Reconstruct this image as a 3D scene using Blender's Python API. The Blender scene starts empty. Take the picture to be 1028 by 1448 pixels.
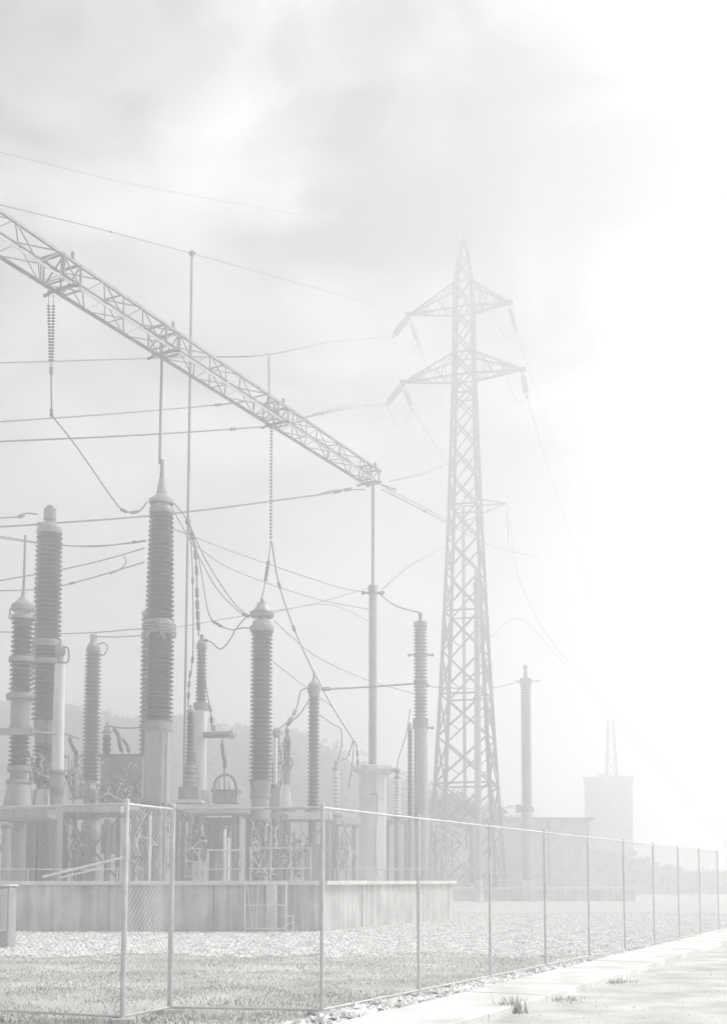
import bpy, bmesh, math, random
import numpy as np
from mathutils import Matrix, Vector, noise as mnoise
random.seed(7); rng = np.random.default_rng(7)
S = bpy.context.scene
C = S.collection
R = math.radians

# ------------------------------------------------------------------ camera
F, PX, PY, PITCH, EYE = 1655.0, 550.0, 1100.0, R(5.0), 1.43      # focal length and principal point in photo pixels (1028 x 1448)
cam = bpy.data.cameras.new('camera'); camo = bpy.data.objects.new('camera', cam); C.objects.link(camo)
cam.sensor_fit = 'HORIZONTAL'; cam.sensor_width = 36.0; cam.lens = 36.0 * F / 1028
cam.shift_x = (514 - PX) / 1028; cam.shift_y = (PY - 724) / 1028
cam.clip_start = 0.1; cam.clip_end = 6000
camo.location = (0, 0, EYE); camo.rotation_euler = (R(90) + PITCH, 0, 0)
S.camera = camo

# ------------------------------------------------------------------ light
SUN_AZ, SUN_EL = R(70), R(47)                                    # azimuth to the right of the view, elevation
SUND = Vector((math.sin(SUN_AZ) * math.cos(SUN_EL), math.cos(SUN_AZ) * math.cos(SUN_EL), math.sin(SUN_EL)))
sl = bpy.data.lights.new('sun', 'SUN'); sl.energy = 1.5; sl.angle = R(14); sl.color = (1.0, 0.985, 0.96)
so = bpy.data.objects.new('sun', sl); C.objects.link(so); so.rotation_euler = SUND.to_track_quat('Z', 'Y').to_euler(); so.location = (60, 100, 90)

def build_world():
    w = bpy.data.worlds.new('World'); S.world = w; w.use_nodes = True
    nt = w.node_tree; N = nt.nodes; L = nt.links; N.clear()
    out = N.new('ShaderNodeOutputWorld'); bg = N.new('ShaderNodeBackground')
    sky = N.new('ShaderNodeTexSky'); sky.sky_type = 'NISHITA'; sky.sun_disc = False
    sky.sun_elevation = SUN_EL; sky.sun_rotation = SUN_AZ; sky.air_density = 1.5; sky.dust_density = 3.0
    sc = N.new('ShaderNodeVectorMath'); sc.operation = 'SCALE'; sc.inputs['Scale'].default_value = 0.06
    L.new(sky.outputs[0], sc.inputs[0])
    tc = N.new('ShaderNodeTexCoord'); sep = N.new('ShaderNodeSeparateXYZ'); L.new(tc.outputs['Generated'], sep.inputs[0])
    def m(op, a, b=None, c=None):
        n = N.new('ShaderNodeMath'); n.operation = op
        for i, v in enumerate((a, b, c)):
            if v is None: continue
            if isinstance(v, (int, float)): n.inputs[i].default_value = v
            else: L.new(v, n.inputs[i])
        return n.outputs[0]
    zz = m('ADD', m('MAXIMUM', sep.outputs[2], 0.0), 0.22)
    cx = m('DIVIDE', sep.outputs[0], zz); cy = m('DIVIDE', sep.outputs[1], zz)
    cmb = N.new('ShaderNodeCombineXYZ'); L.new(cx, cmb.inputs[0]); L.new(cy, cmb.inputs[1])
    def nz(scale, detail, off, dist=0.0, rough=.55):
        mp = N.new('ShaderNodeMapping'); mp.inputs['Location'].default_value = off; L.new(cmb.outputs[0], mp.inputs[0])
        n = N.new('ShaderNodeTexNoise'); n.inputs['Scale'].default_value = scale; n.inputs['Detail'].default_value = detail
        n.inputs['Roughness'].default_value = rough; n.inputs['Distortion'].default_value = dist; L.new(mp.outputs[0], n.inputs['Vector']); return n.outputs[0]
    a = nz(CLOUD[0], 9, CLOUD[1], .6, .62); b = nz(CLOUD[0] * .4, 3, (3.1, 7.7, 0))
    n = m('ADD', m('ADD', m('MULTIPLY', a, .85), m('MULTIPLY', b, .38)), -.115)
    # soft cloud banks and brighter breaks, placed on the cloud deck (plane coordinates) with ragged, noise-torn edges
    tn = N.new('ShaderNodeTexNoise'); tn.inputs['Scale'].default_value = 2.2; tn.inputs['Detail'].default_value = 6; tn.inputs['Roughness'].default_value = .62; L.new(cmb.outputs[0], tn.inputs['Vector'])
    tv = N.new('ShaderNodeVectorMath'); tv.operation = 'MULTIPLY_ADD'; L.new(tn.outputs['Color'], tv.inputs[0]); tv.inputs[1].default_value = (.7, .7, 0); tv.inputs[2].default_value = (-.35, -.35, 0)
    tp = N.new('ShaderNodeVectorMath'); tp.operation = 'ADD'; L.new(cmb.outputs[0], tp.inputs[0]); L.new(tv.outputs[0], tp.inputs[1])
    for (u, v, rad, amp) in CLOUD_BANKS:
        ds = N.new('ShaderNodeVectorMath'); ds.operation = 'DISTANCE'; L.new(tp.outputs[0], ds.inputs[0]); ds.inputs[1].default_value = (u, v, 0)
        q = m('DIVIDE', ds.outputs['Value'], rad)
        n = m('ADD', n, m('MULTIPLY', m('EXPONENT', m('MULTIPLY', m('MULTIPLY', q, q), -1.0)), amp))
    rp = N.new('ShaderNodeValToRGB'); L.new(n, rp.inputs[0]); e = rp.color_ramp.elements
    e[0].position = .38; e[0].color = (.045, .048, .05, 1); e[1].position = .66; e[1].color = (.29, .291, .292, 1)
    x = e.new(.51); x.color = (.15, .153, .155, 1)
    mix = N.new('ShaderNodeMix'); mix.data_type = 'RGBA'; mix.inputs[0].default_value = .95
    L.new(sc.outputs[0], mix.inputs[6]); L.new(rp.outputs[0], mix.inputs[7])
    # thin cloud glows round the veiled sun
    vd = N.new('ShaderNodeVectorMath'); vd.operation = 'DOT_PRODUCT'; nrm = N.new('ShaderNodeVectorMath'); nrm.operation = 'NORMALIZE'
    L.new(tc.outputs['Generated'], nrm.inputs[0]); L.new(nrm.outputs[0], vd.inputs[0]); vd.inputs[1].default_value = SUND
    d = m('MAXIMUM', vd.outputs['Value'], 0.0)
    glow = m('ADD', m('MULTIPLY', m('POWER', d, 6.0), GLOW[0]), m('MULTIPLY', m('POWER', d, 24.0), GLOW[1]))
    ad = N.new('ShaderNodeVectorMath'); ad.operation = 'ADD'; cg = N.new('ShaderNodeCombineXYZ')
    for i in range(3): L.new(glow, cg.inputs[i])
    zen = N.new('ShaderNodeVectorMath'); zen.operation = 'SCALE'; L.new(mix.outputs[2], zen.inputs[0])
    L.new(m('ADD', m('MULTIPLY', m('MAXIMUM', sep.outputs[2], 0.0), .5), .8), zen.inputs['Scale'])   # overcast skies brighten gently towards the zenith
    L.new(zen.outputs[0], ad.inputs[0]); L.new(cg.outputs[0], ad.inputs[1])
    L.new(ad.outputs[0], bg.inputs[0]); bg.inputs[1].default_value = 1.0; L.new(bg.outputs[0], out.inputs[0])
CLOUD = (3.0, (1.3, 0.4, 0)); GLOW = (0.07, 0.06)
CLOUD_BANKS = [(-0.268, 0.947, 0.061, 0.031), (-0.227, 1.016, 0.06, 0.037), (-0.173, 1.09, 0.074, 0.041), (-0.117, 1.082, 0.044, 0.027), (-0.294, 1.176, 0.06, 0.041), (-0.323, 0.93, 0.04, 0.027), (-0.186, 1.342, 0.138, 0.022), (-0.424, 1.586, 0.249, 0.014), (-0.325, 1.027, 0.057, -0.1), (-0.072, 0.939, 0.081, -0.099), (-0.007, 1.163, 0.154, -0.138), (-0.396, 1.257, 0.093, -0.072), (-0.088, 1.271, 0.093, -0.105), (0.061, 1.061, 0.196, -0.064), (-0.181, 0.937, 0.04, 0.009), (0.185, 1.17, 0.252, -0.032), (0.089, 1.413, 0.189, -0.063)]
build_world()
S.view_settings.view_transform = 'Standard'; S.view_settings.look = 'None'; S.view_settings.exposure = 1.72; S.view_settings.gamma = 1.0
S.view_settings.use_curve_mapping = False
S.render.engine = 'CYCLES'
cy = S.cycles; cy.volume_bounces = 10; cy.max_bounces = 12; cy.diffuse_bounces = 3; cy.glossy_bounces = 2; cy.transparent_max_bounces = 8
cy.use_denoising = True; cy.use_adaptive_sampling = False
try:
    cy.denoiser = 'OPENIMAGEDENOISE'; cy.denoising_input_passes = 'RGB_ALBEDO_NORMAL'; cy.denoising_prefilter = 'ACCURATE'
except Exception: pass
HAZE_DENSITY, HAZE_G = 0.0126, 0.72

# ------------------------------------------------------------------ pixel rays (photo pixels -> world at a chosen distance)
cp, sp = math.cos(PITCH), math.sin(PITCH)
def at(px, py, Y):
    xc = (px - PX) / F; yc = -(py - PY) / F; k = Y / (cp - sp * yc)
    return Vector((k * xc, Y, EYE + k * (sp + cp * yc)))
def ground(px, py, z=0.0):
    a = at(px, py, 1.0) - Vector((0, 0, EYE)); t = (z - EYE) / a.z
    return Vector((a.x * t, a.y * t, z))
def proj(p):
    x, y, z = p.x, p.y, p.z - EYE
    d = y * cp + z * sp; v = z * cp - y * sp
    return (PX + F * x / d, PY - F * v / d)
def pw(w, Y): return w * Y / F                                   # pixel width -> metres at distance Y

# ------------------------------------------------------------------ materials
MATS = {}
def mat(name, col, rough=.7, metal=0.0, var=.12, scale=6.0, bump=0.0, bscale=None, spec=.5, stain=0.0, trans=0.0):
    m = bpy.data.materials.new(name); m.use_nodes = True; nt = m.node_tree; N = nt.nodes; L = nt.links
    b = N['Principled BSDF']; b.inputs['Roughness'].default_value = rough; b.inputs['Metallic'].default_value = metal
    b.inputs['Specular IOR Level'].default_value = spec
    if trans: b.inputs['Transmission Weight'].default_value = trans
    tc = N.new('ShaderNodeTexCoord'); geo = N.new('ShaderNodeNewGeometry')
    nz = N.new('ShaderNodeTexNoise'); nz.inputs['Scale'].default_value = scale; nz.inputs['Detail'].default_value = 6; L.new(geo.outputs['Position'], nz.inputs['Vector'])
    rp = N.new('ShaderNodeValToRGB'); e = rp.color_ramp.elements
    e[0].position = .3; e[1].position = .72
    e[0].color = tuple(c * (1 - var * 1.5) for c in col) + (1,); e[1].color = tuple(min(1, c * (1 + var)) for c in col) + (1,)
    L.new(nz.outputs[0], rp.inputs[0]); src = rp.outputs[0]
    if stain:                                                    # rain streaks and grime, long in the vertical
        mp = N.new('ShaderNodeMapping'); mp.inputs['Scale'].default_value = (3.0, 3.0, .25); L.new(geo.outputs['Position'], mp.inputs[0])
        n2 = N.new('ShaderNodeTexNoise'); n2.inputs['Scale'].default_value = 1.4; n2.inputs['Detail'].default_value = 5; L.new(mp.outputs[0], n2.inputs['Vector'])
        r2 = N.new('ShaderNodeValToRGB'); f = r2.color_ramp.elements; f[0].position = .4; f[1].position = .62
        f[0].color = (1 - stain,) * 3 + (1,); f[1].color = (1, 1, 1, 1); L.new(n2.outputs[0], r2.inputs[0])
        mx = N.new('ShaderNodeMix'); mx.data_type = 'RGBA'; mx.blend_type = 'MULTIPLY'; mx.inputs[0].default_value = 1
        L.new(src, mx.inputs[6]); L.new(r2.outputs[0], mx.inputs[7]); src = mx.outputs[2]
    L.new(src, b.inputs['Base Color'])
    if bump:
        n3 = N.new('ShaderNodeTexNoise'); n3.inputs['Scale'].default_value = bscale or scale * 5; n3.inputs['Detail'].default_value = 5; L.new(geo.outputs['Position'], n3.inputs['Vector'])
        bp = N.new('ShaderNodeBump'); bp.inputs['Strength'].default_value = bump; bp.inputs['Distance'].default_value = .05
        L.new(n3.outputs[0], bp.inputs['Height']); L.new(bp.outputs[0], b.inputs['Normal'])
    MATS[name] = m; return m
mat('porcelain', (0.04, 0.04, 0.04), .28, var=.4, scale=3, spec=.5)
mat('porcelain_grey', (0.22, 0.22, 0.22), .35, var=.15, scale=3)
mat('porcelain_white', (.66, .67, .66), .3, var=.06, scale=3)
mat('steel', (0.235, 0.238, 0.238), .5, .25, var=.18, scale=4, stain=.12)
mat('steel_light', (0.31, 0.314, 0.314), .5, .15, var=.14, scale=4, stain=.15)
mat('steel_dark', (0.13, 0.132, 0.132), .55, .2, var=.2, scale=4)
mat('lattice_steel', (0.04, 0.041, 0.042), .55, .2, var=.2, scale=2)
mat('cable', (0.13, 0.132, 0.132), .5, .3, var=.1, scale=5)
mat('white_paint', (0.68, 0.685, 0.685), .5, var=.07, scale=2, stain=.12)
mat('grey_paint', (0.32, 0.324, 0.324), .5, var=.1, scale=3, stain=.15)
mat('dark_paint', (0.25, 0.252, 0.252), .5, var=.2, scale=3)
mat('concrete', (0.58, 0.582, 0.58), .9, var=.2, scale=1.3, bump=.5, bscale=30, stain=.34)
mat('concrete_pale', (0.68, 0.68, 0.675), .9, var=.1, scale=1.5, bump=.4, bscale=30, stain=.15)
mat('path_concrete', (.66, .66, .65), .9, var=.2, scale=1.1, bump=.4, bscale=40)
mat('roadside', (.56, .56, .552), .95, var=.22, scale=1.3, bump=.6, bscale=40)
mat('soil', (0.5, 0.498, 0.49), .95, var=.25, scale=.7, bump=.9, bscale=18)
mat('gravel_bed', (0.54, 0.538, 0.53), .95, var=.25, scale=5, bump=1.0, bscale=30)
mat('stone_pale', (.70, .70, .695), .9, var=.3, scale=2.5)
mat('grass', (.44, .443, .425), .7, var=.35, scale=1.2, spec=.2)
def translucent(name, amount):                                    # thin blades and leaves let light through
    nt = MATS[name].node_tree; N = nt.nodes; b = N['Principled BSDF']; out = N['Material Output']
    tr = N.new('ShaderNodeBsdfTranslucent'); mx = N.new('ShaderNodeMixShader'); mx.inputs[0].default_value = amount
    nt.links.new(b.inputs['Base Color'].links[0].from_socket, tr.inputs[0]); nt.links.new(b.outputs[0], mx.inputs[1]); nt.links.new(tr.outputs[0], mx.inputs[2]); nt.links.new(mx.outputs[0], out.inputs[0])
translucent('grass', .5)
mat('leaf', (0.06, 0.063, 0.058), .7, var=.35, scale=.5, spec=.2)
mat('bark', (.10, .09, .08), .9, var=.3, scale=5)
mat('hillside', (0.045, 0.047, 0.045), .95, var=.35, scale=.05)
mat('galvanised', (0.54, 0.544, 0.544), .45, .3, var=.12, scale=6)
mat('cladding', (0.42, 0.422, 0.42), .8, var=.15, scale=1.0, stain=.15)
mat('render_wall', (0.55, 0.55, 0.545), .9, var=.08, scale=.6, stain=.1)
mat('glass_dark', (.05, .055, .06), .15, var=.05)

# ------------------------------------------------------------------ object helpers
WM = {}
def setw(o, M, parent=None):
    o.matrix_basis = M
    if parent is not None:
        o.parent = parent; o.matrix_parent_inverse = WM[parent.name].inverted()
    WM[o.name] = M.copy()
def thing(name, label, cat, loc=(0, 0, 0), group=None):
    o = bpy.data.objects.new(name, None); C.objects.link(o); o.empty_display_size = .3
    o['label'] = label; o['category'] = cat
    if group: o['group'] = group
    setw(o, Matrix.Translation(Vector(loc))); return o
def obj(name, mesh, parent=None, M=None, label=None, cat=None, group=None, kind=None):
    o = bpy.data.objects.new(name, mesh); C.objects.link(o)
    setw(o, M if M is not None else Matrix(), parent)
    if label: o['label'] = label
    if cat: o['category'] = cat
    if group: o['group'] = group
    if kind: o['kind'] = kind
    return o
def meshof(name, verts, faces, m, smooth=False):
    me = bpy.data.meshes.new(name); me.from_pydata([tuple(v) for v in verts], [], faces)
    me.materials.append(MATS[m])
    if smooth: me.polygons.foreach_set('use_smooth', [True] * len(me.polygons))
    me.update(); return me
CACHE = {}
def unit(kind, m):
    k = (kind, m)
    if k in CACHE: return CACHE[k]
    if kind.startswith('cyl'):
        n = int(kind[3:] or 10); v = []; f = []
        for i in range(n):
            a = 2 * math.pi * i / n; v += [(math.cos(a), math.sin(a), 0), (math.cos(a), math.sin(a), 1)]
        for i in range(n):
            j = (i + 1) % n; f.append((2 * i, 2 * j, 2 * j + 1, 2 * i + 1))
        f.append(tuple(2 * i + 1 for i in range(n))); f.append(tuple(2 * i for i in reversed(range(n))))
        me = meshof(kind, v, f, m, False)
        me.polygons.foreach_set('use_smooth', [i < n for i in range(n + 2)])
    elif kind == 'angle':                                        # L-section steel angle
        t = .16; p = [(-.5, -.5), (.5, -.5), (.5, -.5 + t), (-.5 + t, -.5 + t), (-.5 + t, .5), (-.5, .5)]
        v = [(x, y, z) for z in (0, 1) for x, y in p]; n = 6
        f = [(i, (i + 1) % n, (i + 1) % n + n, i + n) for i in range(n)] + [(0, 5, 4, 3, 2, 1), (6, 7, 8, 9, 10, 11)]
        me = meshof(kind, v, f, m)
    elif kind == 'box':                                          # bevelled unit box, centred in x, y; z 0..1
        bm = bmesh.new(); bmesh.ops.create_cube(bm, size=1); bmesh.ops.translate(bm, vec=(0, 0, .5), verts=bm.verts)
        bmesh.ops.bevel(bm, geom=bm.edges[:], offset=.02, segments=1, affect='EDGES')
        me = bpy.data.meshes.new('box'); bm.to_mesh(me); bm.free(); me.materials.append(MATS[m])
    elif kind == 'ball':
        bm = bmesh.new(); bmesh.ops.create_uvsphere(bm, u_segments=12, v_segments=8, radius=1); me = bpy.data.meshes.new('ball'); bm.to_mesh(me); bm.free()
        me.materials.append(MATS[m]); me.polygons.foreach_set('use_smooth', [True] * len(me.polygons))
    CACHE[k] = me; return me
def axisM(p0, p1, sx, sy, roll=0.0):
    p0 = Vector(p0); d = Vector(p1) - p0; q = d.to_track_quat('Z', 'Y')
    return Matrix.Translation(p0) @ q.to_matrix().to_4x4() @ Matrix.Rotation(roll, 4, 'Z') @ Matrix.Diagonal((sx, sy, d.length, 1))
def rod(name, p0, p1, r, m, parent, n=10, **k): return obj(name, unit('cyl%d' % n, m), parent, axisM(p0, p1, r, r), **k)
def angle(name, p0, p1, w, m, parent, roll=0.0, **k): return obj(name, unit('angle', m), parent, axisM(p0, p1, w, w, roll), **k)
def box(name, c, size, m, parent=None, rz=0.0, **k):             # c = centre of the base
    return obj(name, unit('box', m), parent, Matrix.Translation(Vector(c)) @ Matrix.Rotation(rz, 4, 'Z') @ Matrix.Diagonal((size[0], size[1], size[2], 1)), **k)
def ball(name, c, r, m, parent, sz=1.0, **k): return obj(name, unit('ball', m), parent, Matrix.Translation(Vector(c)) @ Matrix.Diagonal((r, r, r * sz, 1)), **k)
def lathe_mesh(prof, m, n=24, smooth=True, cap=True):
    v = []; f = []
    for r, z in prof:
        for i in range(n):
            a = 2 * math.pi * i / n; v.append((r * math.cos(a), r * math.sin(a), z))
    for k in range(len(prof) - 1):
        for i in range(n):
            j = (i + 1) % n; f.append((k * n + i, k * n + j, (k + 1) * n + j, (k + 1) * n + i))
    if cap:
        f.append(tuple(reversed(range(n)))); f.append(tuple((len(prof) - 1) * n + i for i in range(n)))
    me = meshof('lathe', v, f, m, False)
    if smooth:
        me.polygons.foreach_set('use_smooth', [len(p.vertices) == 4 for p in me.polygons]); me.set_sharp_from_angle(angle=R(38))
    return me
def lathe(name, prof, m, parent, c, n=24, **k): return obj(name, lathe_mesh(prof, m, n), parent, Matrix.Translation(Vector(c)), **k)
def shed_mesh(m, drop=.45):
    k = ('shed', m, drop)
    if k not in CACHE:                                           # unit shed: outer radius 1, core .74, skirt slopes down
        CACHE[k] = lathe_mesh([(.66, -.02), (.76, -.12 * drop), (.97, -.70 * drop), (1.0, -.60 * drop), (.985, -.42 * drop), (.82, .22 * drop), (.66, .50 * drop)], m, 28, cap=False)
    return CACHE[k]
def tube_mesh(pts, r, m, n=6, closed=False):
    v = []; f = []; P = [Vector(p) for p in pts]; N = len(P)
    prev = None
    for i in range(N):
        t = (P[min(i + 1, N - 1)] - P[max(i - 1, 0)]).normalized()
        up = Vector((0, 0, 1)) if abs(t.z) < .95 else Vector((1, 0, 0))
        a = t.cross(up).normalized()
        if prev is not None and a.dot(prev) < 0: a = -a
        prev = a; b = t.cross(a).normalized()
        for k in range(n):
            w = 2 * math.pi * k / n; v.append(P[i] + a * (r * math.cos(w)) + b * (r * math.sin(w)))
    for i in range(N - 1):
        for k in range(n):
            j = (k + 1) % n; f.append((i * n + k, i * n + j, (i + 1) * n + j, (i + 1) * n + k))
    f.append(tuple(range(n))); f.append(tuple((N - 1) * n + k for k in reversed(range(n))))
    return meshof('tube', v, f, m, True)
def spline(pts, sub=10):
    P = [Vector(p) for p in pts]
    if len(P) == 2: return [P[0].lerp(P[1], i / sub) for i in range(sub + 1)]
    Q = [P[0] * 2 - P[1]] + P + [P[-1] * 2 - P[-2]]; out = []
    for i in range(1, len(Q) - 2):
        for s in range(sub):
            t = s / sub; p0, p1, p2, p3 = Q[i - 1], Q[i], Q[i + 1], Q[i + 2]
            out.append(.5 * ((2 * p1) + (p2 - p0) * t + (2 * p0 - 5 * p1 + 4 * p2 - p3) * t * t + (3 * p1 - p0 - 3 * p2 + p3) * t ** 3))
    out.append(P[-1]); return out
def wire(label, pts, w=2.0, sag=0.0, group='conductor wires', cat='wire', name='conductor_wire', clamps=(), m='cable', straight=False):
    """pts: (px, py, Y); w: width in photo pixels where it is nearest; sag in metres between points."""
    P = [at(*p) for p in pts]; r = pw(w, min(p[2] for p in pts)) / 2
    if straight: Q = P
    elif sag:
        Q = []
        for i in range(len(P) - 1):
            n = 16
            for s in range(n): t = s / n; Q.append(P[i].lerp(P[i + 1], t) - Vector((0, 0, 4 * sag * t * (1 - t))))
        Q.append(P[-1])
    else: Q = spline(P)
    if not straight:                                             # conductors run on beyond the frame
        far = [(-1, Q[-1], Q[-3])] if (pts[-1][0] < 0 or pts[-1][2] > 110) else []
        if pts[0][0] < 0: Q.insert(0, Q[0] + (Q[0] - Q[2]).normalized() * 22)
        for _, e, p in far: Q.append(e + (e - p).normalized() * (22 if pts[-1][0] < 0 else 45))
    o = obj(name, tube_mesh(Q, r, m), None, None, label, cat, group)
    for t in clamps:
        q = Q[int(t * (len(Q) - 1))]; q2 = Q[min(len(Q) - 1, int(t * (len(Q) - 1)) + 1)]
        d = (q2 - q).normalized() if (q2 - q).length > 1e-6 else Vector((1, 0, 0))
        rod('clamp', q - d * r * 5, q + d * r * 5, r * 2.3, 'steel_dark', o, 8)
    return o

PLAT = 1.40                                                      # platform top, just under eye height

# ================================================================== GROUND AND SETTING
def sheet(name, poly, z, m, kind='structure', label=None, cat=None):
    return obj(name, meshof(name, [(x, y, z) for x, y in poly], [tuple(range(len(poly)))], m), None, None, label, cat, None, kind)
g = bmesh.new()
bmesh.ops.create_grid(g, x_segments=160, y_segments=160, size=700)
for v in g.verts:
    v.co.y += 400
    d = math.hypot(v.co.x, v.co.y - 20)
    v.co.z = 0 if d < 140 else mnoise.noise(v.co * .012) * .6 * min(1, (d - 140) / 120)
me = bpy.data.meshes.new('ground'); g.to_mesh(me); g.free(); me.materials.append(MATS['soil'])
obj('ground', me, None, None, 'bare grey-brown earth spreading across the whole site', 'ground', None, 'structure')

# fence line positions
P_ = {1: ground(173, 1447), 2: ground(240, 1433), 3: ground(455, 1437)}
d_dir = (ground(884, 1347) - ground(455, 1437)); d_len = d_dir.length; d_dir.normalize()
fence_posts = [P_[3] + d_dir * (d_len / 5) * i for i in range(0, 10)]
A_dir = (ground(0, 1438) - P_[1]).normalized()

# platform outline (plan)
c0, c1 = ground(450, 1319), ground(637, 1301)
PF = c0.y
poly = [(-42, PF), (c0.x, PF), (c1.x, c1.y), (c1.x - .8, 86), (-42, 86)]

# gravel bed between platform and grass, lying on the earth
gy0 = ground(300, 1352).y
gx1 = fence_posts[0].x + (gy0 - fence_posts[0].y) * d_dir.x / d_dir.y
sheet('gravel_bed', [(-40, gy0)] + [(x, gy0 + .9 * math.sin(x * 1.7) * math.sin(x * .53 + 1) + .18 * math.sin(x * 9.1) + .1 * math.sin(x * 23)) for x in np.arange(-14, gx1 - .1, .12)] + [(gx1, gy0), (fence_posts[9].x - .5, fence_posts[9].y), (14, 78), (c1.x + .5, 78), (c1.x, c1.y), (c0.x, PF), (-40, PF)], .004, 'gravel_bed')

def stones(name, n, sampler, smin, smax, m, label):
    base = np.array([(1, 0, 0), (-1, 0, 0), (0, 1, 0), (0, -1, 0), (0, 0, 1), (0, 0, -1)], float)
    tri = [(0, 2, 4), (2, 1, 4), (1, 3, 4), (3, 0, 4), (2, 0, 5), (1, 2, 5), (3, 1, 5), (0, 3, 5)]
    pos = sampler(n); n = len(pos)
    s = rng.uniform(smin, smax, n) ** 1.0
    V = np.empty((n, 6, 3)); ang = rng.uniform(0, 6.28, n)
    jit = base[None] * rng.uniform(.6, 1.25, (n, 6, 1)) + rng.uniform(-.25, .25, (n, 6, 3))
    jit *= s[:, None, None]; jit[:, :, 2] *= .62
    ca, sa = np.cos(ang)[:, None], np.sin(ang)[:, None]
    V[:, :, 0] = jit[:, :, 0] * ca - jit[:, :, 1] * sa + pos[:, 0:1]
    V[:, :, 1] = jit[:, :, 0] * sa + jit[:, :, 1] * ca + pos[:, 1:2]
    V[:, :, 2] = jit[:, :, 2] + s[:, None] * .3 + pos[:, 2:3]
    Fc = (np.array(tri)[None] + (np.arange(n) * 6)[:, None, None]).reshape(-1, 3)
    me = bpy.data.meshes.new(name); me.from_pydata(V.reshape(-1, 3).tolist(), [], Fc.tolist()); me.materials.append(MATS[m])
    return obj(name, me, None, None, label, 'gravel', None, 'stuff')
def fence_x(y): return fence_posts[0].x + (y - fence_posts[0].y) * d_dir.x / d_dir.y
def plat_x(y): return c0.x + (y - PF) * (c1.x - c0.x) / (c1.y - PF)
def s_gravel(n):
    y = 1 / rng.uniform(1 / 52, 1 / (gy0 - 2.4), n * 3); x = rng.uniform(-15, 14, n * 3)
    ok = (x < fence_x(y) - .1) & (np.where(y > PF - .05, x > np.where(y < c1.y, plat_x(y), c1.x) + .05, True)) & (np.abs(x) < .42 * y)
    ok &= (y > gy0 + .9 * np.sin(x * 1.7) * np.sin(x * .53 + 1) + rng.normal(-.05, .3, len(x)))
    p = np.stack([x, y, np.full_like(x, .0)], 1)[ok]; return p[:n]
stones('gravel', 42000, s_gravel, .018, .058, 'stone_pale', 'pale loose gravel strewn along the foot of the concrete platform')
# ------------------------------------------------------------------ footpath beyond the fence
pi0, pi1 = ground(560, 1440), ground(900, 1351)
po0, po1 = ground(692, 1438), ground(900, 1379)
dp = (pi1 - pi0).normalized(); nrm_ = Vector((dp.y, -dp.x, 0))
wpath = 1.02
slab_len = 2.0
path = thing('footpath', 'pale concrete footpath running along the outside of the chain link fence', 'footpath', pi0); path['kind'] = 'structure'
s0 = -6.0
for i in range(22):
    a0 = pi0 + dp * (s0 + i * slab_len + .012); a1 = pi0 + dp * (s0 + (i + 1) * slab_len - .012)
    z = .10 + random.uniform(-.006, .006)
    vs = []
    for zz in (-.05, z):
        for q in (a0, a1, a1 + nrm_ * wpath, a0 + nrm_ * wpath): vs.append((q.x, q.y, zz))
    bm = bmesh.new(); bv = [bm.verts.new(v) for v in vs]
    for fc in ((3, 2, 1, 0), (4, 5, 6, 7), (0, 1, 5, 4), (1, 2, 6, 5), (2, 3, 7, 6), (3, 0, 4, 7)): bm.faces.new([bv[k] for k in fc])
    bmesh.ops.bevel(bm, geom=bm.edges[:], offset=.012, segments=1, affect='EDGES')
    me = bpy.data.meshes.new('paving_slab'); bm.to_mesh(me); bm.free(); me.materials.append(MATS['path_concrete'])
    obj('paving_slab', me, path)
def band(n, u0, u1, v0, v1):
    u = rng.uniform(u0, u1, n); v = rng.uniform(v0, v1, n)
    x = pi0.x + dp.x * u + nrm_.x * v; y = pi0.y + dp.y * u + nrm_.y * v
    return np.stack([x, y, np.full_like(x, .006)], 1)
a, b = pi0 - dp * 8 + nrm_ * wpath, pi0 + dp * 60 + nrm_ * wpath
sheet('roadside', [(a.x, a.y), (b.x, b.y), (b.x + 40, b.y - 10), (a.x + 40, a.y - 10)][::-1], .006, 'roadside')
stones('loose_stones', 4000, lambda n: band(n, -3, 26, wpath + .05, wpath + 3.5), .003, .012, 'stone_pale', 'small pale stones scattered on the roadside beyond the footpath')
stones('rubble', 2600, lambda n: band(n, -2, 22, -.75, -.06), .02, .07, 'stone_pale', 'broken pale rubble between fence foot and footpath')

# ------------------------------------------------------------------ grass
def blades(name, pos, hmin, hmax, wid, m, label, cat='grass', kind='stuff', lean=.5, parent=None):
    n = len(pos); h = rng.uniform(hmin, hmax, n); a = rng.uniform(0, 6.28, n); b = rng.uniform(0, 6.28, n); l = rng.uniform(0, lean, n) * h
    V = np.empty((n, 3, 3)); w = wid * rng.uniform(.6, 1.4, n)
    V[:, 0] = pos + np.stack([np.cos(a) * w, np.sin(a) * w, np.zeros(n)], 1)
    V[:, 1] = pos - np.stack([np.cos(a) * w, np.sin(a) * w, np.zeros(n)], 1)
    V[:, 2] = pos + np.stack([np.cos(b) * l, np.sin(b) * l, h], 1)
    me = bpy.data.meshes.new(name); me.from_pydata(V.reshape(-1, 3).tolist(), [], np.arange(n * 3).reshape(-1, 3).tolist()); me.materials.append(MATS[m])
    return obj(name, me, parent, None, label, cat, None, kind)
N = 70000
y = 1 / rng.uniform(1 / (gy0 + .6), 1 / 11.2, N); x = rng.uniform(-9.5, 5, N)
ok = (x < fence_x(y) - .05) & (np.abs(x) < .45 * y)
den = np.array([mnoise.noise(Vector((a * .55, b * .55, 0))) + .5 * mnoise.noise(Vector((a * 1.7, b * 1.7, 3))) for a, b in zip(x, y)])
ok &= (den + rng.uniform(-.35, .35, N) > -.25)
ok &= y < gy0 + .9 * np.sin(x * 1.7) * np.sin(x * .53 + 1) + rng.uniform(-.8, .5, N)
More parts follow.
